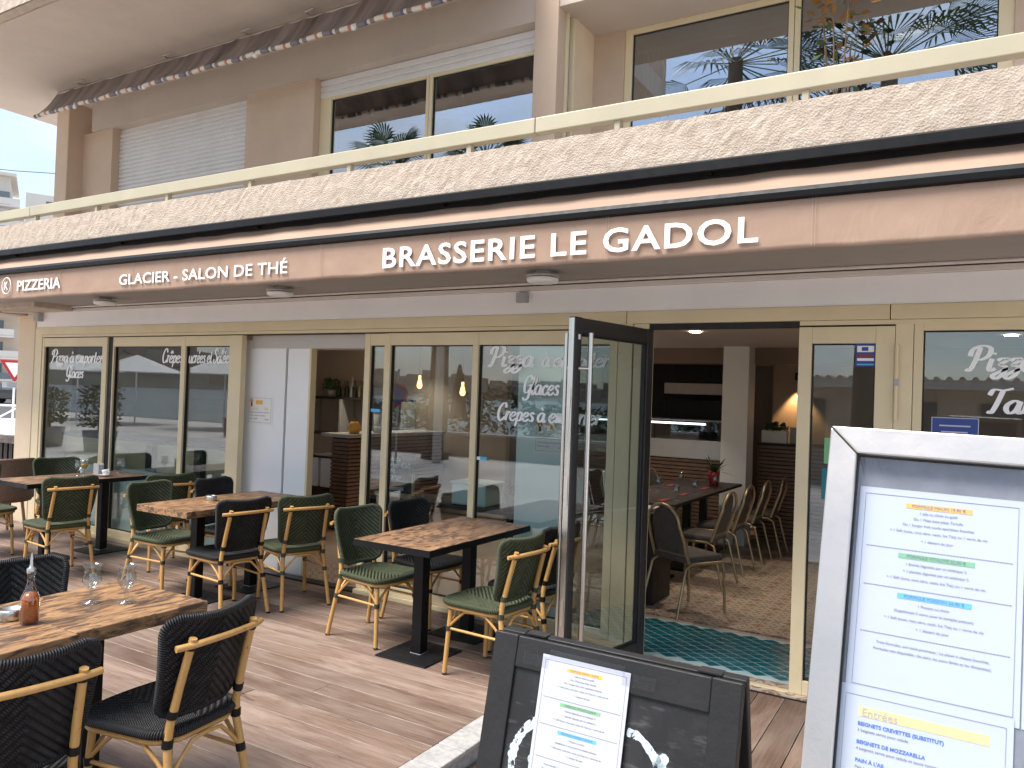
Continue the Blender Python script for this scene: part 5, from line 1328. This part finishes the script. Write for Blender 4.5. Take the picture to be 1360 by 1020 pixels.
# ---------------------------------------------------------------- the promenade opposite, seen in the glass
def palm(x, y, h, label, r=2.3):
    t = thing('palm_tree', label, 'tree', (x, y, -.19), 0, 'palm trees on the promenade')
    MB().tube([(x, y, -.2), (x+.05, y, .5), (x+.1, y+.05, h*.5), (x+.05, y, h)], [.42, .30, .22, .20], 10).build('trunk', MT['trunk'], t)
    m = MB(); md = MB()
    for k in range(58):
        dead = k >= 32
        a = random.uniform(0, 2*pi); e = random.uniform(-.35, 1.25) if not dead else random.uniform(-1.45, -.95)
        d = Vector((cos(a)*cos(e), sin(a)*cos(e), sin(e))); L_ = r*random.uniform(.45, .6)
        b = Vector((x, y, h-.1-(random.random()*.9 if dead else 0))); tip = b+d*L_
        sd_ = d.cross(Vector((0, 0, 1))).normalized(); nn = sd_.cross(d)
        M_ = md if dead else m
        M_.tube([b, tip], .018, 4, cap=False)
        for q in range(15):
            f = -1.25+2.5*q/14; l = r*.55*cos(f*.75)
            v = (d*cos(f)+sd_*sin(f)).normalized(); w = nn*0+ (sd_*cos(f)-d*sin(f))*.035
            m1 = tip+v*l*.6; e2 = tip+v*l+Vector((0, 0, -.22*l-(.1 if dead else 0)))
            M_.add([tip, m1+w, e2, m1-w], [(0, 1, 2, 3)])
    m.build('crown', MT['frond'], t, fix=False); md.build('dead_skirt', MT['dead'], t, fix=False)
palm(-5.85, -8, 11.2, 'tall palm on the promenade, reflected left in the upper right window', 3.0)
palm(-2.0, -8, 10.5, 'tall palm on the promenade, reflected behind the orange plant', 3.2)
palm(-16.9, -8, 9.3, 'tall palm on the promenade, reflected left in the dark balcony window', 1.7)
palm(-13.2, -8, 9.2, 'tall palm on the promenade, reflected at the pillar in the dark balcony window', 1.4)
for x, y, lb in ((-15.95, -12, 'left of the two closed brown parasols mirrored in the middle glass'), (-15.2, -12, 'right of the two closed brown parasols mirrored in the middle glass')):
    t = thing('closed_parasol', lb, 'parasol', (x, y, -.19), 0, 'closed parasols')
    MB().tube([(x, y, -.19), (x, y, 2.75)], .03, 8).build('pole', MT['white'], t); m = MB()
    m.grid(lambda a, b: (x+(.05+.22*(1-b)**.8*(1+.25*cos(a*2*pi*8)))*cos(a*2*pi), y+(.05+.22*(1-b)**.8*(1+.25*cos(a*2*pi*8)))*sin(a*2*pi), .85+1.85*b), 64, 10); m.build('canopy', MT['canvas_b'], t, fix=False)
for x, y, lb in ((-33.5, -12, 'middle one of the white parasols mirrored in the left windows'), (-38.2, -12, 'farthest of the white parasols mirrored in the left windows'), (-28.5, -13, 'nearest of the white parasols mirrored in the left windows')):
    t = thing('white_parasol', lb, 'parasol', (x, y, -.19), 0, 'open white parasols')
    MB().tube([(x, y, -.19), (x, y, 3.0)], .04, 8).build('pole', MT['white'], t)
    vs = [(x, y, 3.0)]+[(x+2.1*cos(a*pi/4), y+2.1*sin(a*pi/4), 2.2) for a in range(8)]; MB().add(vs, [(0, i+1, (i+1) % 8+1) for i in range(8)]).build('canopy', MT['canvas_w'], t)
t = thing('no_parking_sign', 'round blue and red no parking sign mirrored in the middle glass', 'sign', (-13.0, -6, -.19))
MB().tube([(-13.0, -6, -.19), (-13.0, -6, 2.3)], .03, 8).build('pole', MT['plastic_grey'], t)
MB().lathe([(0, 0), (.30, 0), (.30, .01), (0, .01)], 28).build('border', MT['sign_red'], t, (-13.0, -5.95, 1.62), (-pi/2, 0, R(-25))); MB().lathe([(0, 0), (.24, 0), (.24, .004), (0, .004)], 28).build('face', MT['sign_blue'], t, (-12.993, -5.935, 1.62), (-pi/2, 0, R(-25)))
t = thing('street_lamp', 'tall pale street lamp post on the promenade', 'lamp post', (-12.9, -7, -.19))
MB().tube([(-12.4, -7, -.19), (-12.4, -7, 6.5)], [.13, .09], 10).build('post', MT['far_white'], t); MB().tube([(-12.4, -7, 6.45), (-11.6, -7, 6.7)], .05, 8).build('arm', MT['far_white'], t); bx('lamp_head', MT['far_white'], t, -11.7, -11.1, -7.15, -6.85, 6.62, 6.76, .03)
t = thing('hedge', 'clipped hedge along the promenade opposite', 'hedge', (-15, -14, -.19))
for k in range(8):
    x = -27+2.5*k
    m = MB()
    for q in range(900):
        a = random.uniform(0, 6.28); b = random.uniform(-1, 1); rr = random.uniform(.75, 1.05); hgt = 1.0+.35*sin(k*1.7)
        p = Vector((x+1.5*rr*cos(a)*sqrt(1-b*b), -14+.8*rr*sin(a)*sqrt(1-b*b), .7+hgt*rr*b)); d = Vector((random.uniform(-1, 1), random.uniform(-1, 1), random.uniform(-.5, 1))).normalized(); s_ = d.orthogonal().normalized()*.06
        m.add([p, p+d*.1+s_, p+d*.22, p+d*.1-s_], [(0, 1, 2, 3)])
    m.build('bush', MT['hedge'], t, fix=False)
t = thing('beach_pavilion', 'low pavilion with ribbed roof opposite, mirrored in the right window', 'building', (2, -12, -.19))
bx('wall', MT['far_wall'], t, -5.5, 9, -14, -11.2, -.19, 2.2, 0); bx('roof', MT['far_white'], t, -6, 9.5, -14.5, -10.4, 2.2, 2.42, 0)
m = MB()
for k in range(60): m.tube([(-5.9+.26*k, -14.4, 2.45), (-5.9+.26*k, -10.38, 2.43)], .07, 6)
m.build('roof_ribs', MT['far_wall'], t)
for x in (-4, -1.5, 1, 3.5): bx('window', MT['far_glass'], t, x-.8, x+.8, -11.19, -11.15, .7, 1.9, 0)
t = thing('low_wall', 'low stone wall along the far side of the promenade', 'wall', (-10, -9.5, -.19))
bx('wall', MT['int_brown'], t, -24, -7.5, -9.7, -9.4, -.19, .45, .01); bx('coping', MT['kerb'], t, -24.05, -7.45, -9.75, -9.35, .452, .53, .01)

hs = MB()
for k in range(420):
    a = random.uniform(-.1, 1.5); d = random.uniform(430, 900); x, y = -cos(a)*d, -sin(a)*d; w = random.uniform(3, 7); z = hillz(x, y)
    hs.box(x-w, x+w, y-w, y+w, z-3, z+random.uniform(3, 8))
tag(hs.build('hillside_houses', MT['far_wall']), 'pale houses scattered over the distant hillside', 'houses', kind='stuff')
def planter(x, y, h, lb):
    t = thing('street_planter', lb, 'planter', (x, y, -.19), 0, 'promenade planters')
    MB().lathe([(0, 0), (.35, 0), (.42, .55), (.38, .55), (0, .5)], 16, (x, y, -.19)).build('pot', MT['kerb'], t)
    MB().tube([(x, y, .3), (x+.05, y, .3+h*.5)], .05, 6).build('stem', MT['trunk'], t)
    leaves('foliage', 'hedge', t, (x, y, .45), 900, .5, h, .11)
for k, (x, y, h) in enumerate(((-22.5, -2.2, 1.0), (-20.2, -2.3, 1.1), (-30.5, -2.4, 1.0))):
    planter(x, y, h, ('leafy planter mirrored in the second left window', 'taller leafy planter mirrored in the second left window', 'leafy planter mirrored in the leftmost window', 'leafy planter before the low wall opposite', 'tallest leafy planter before the low wall opposite')[k])
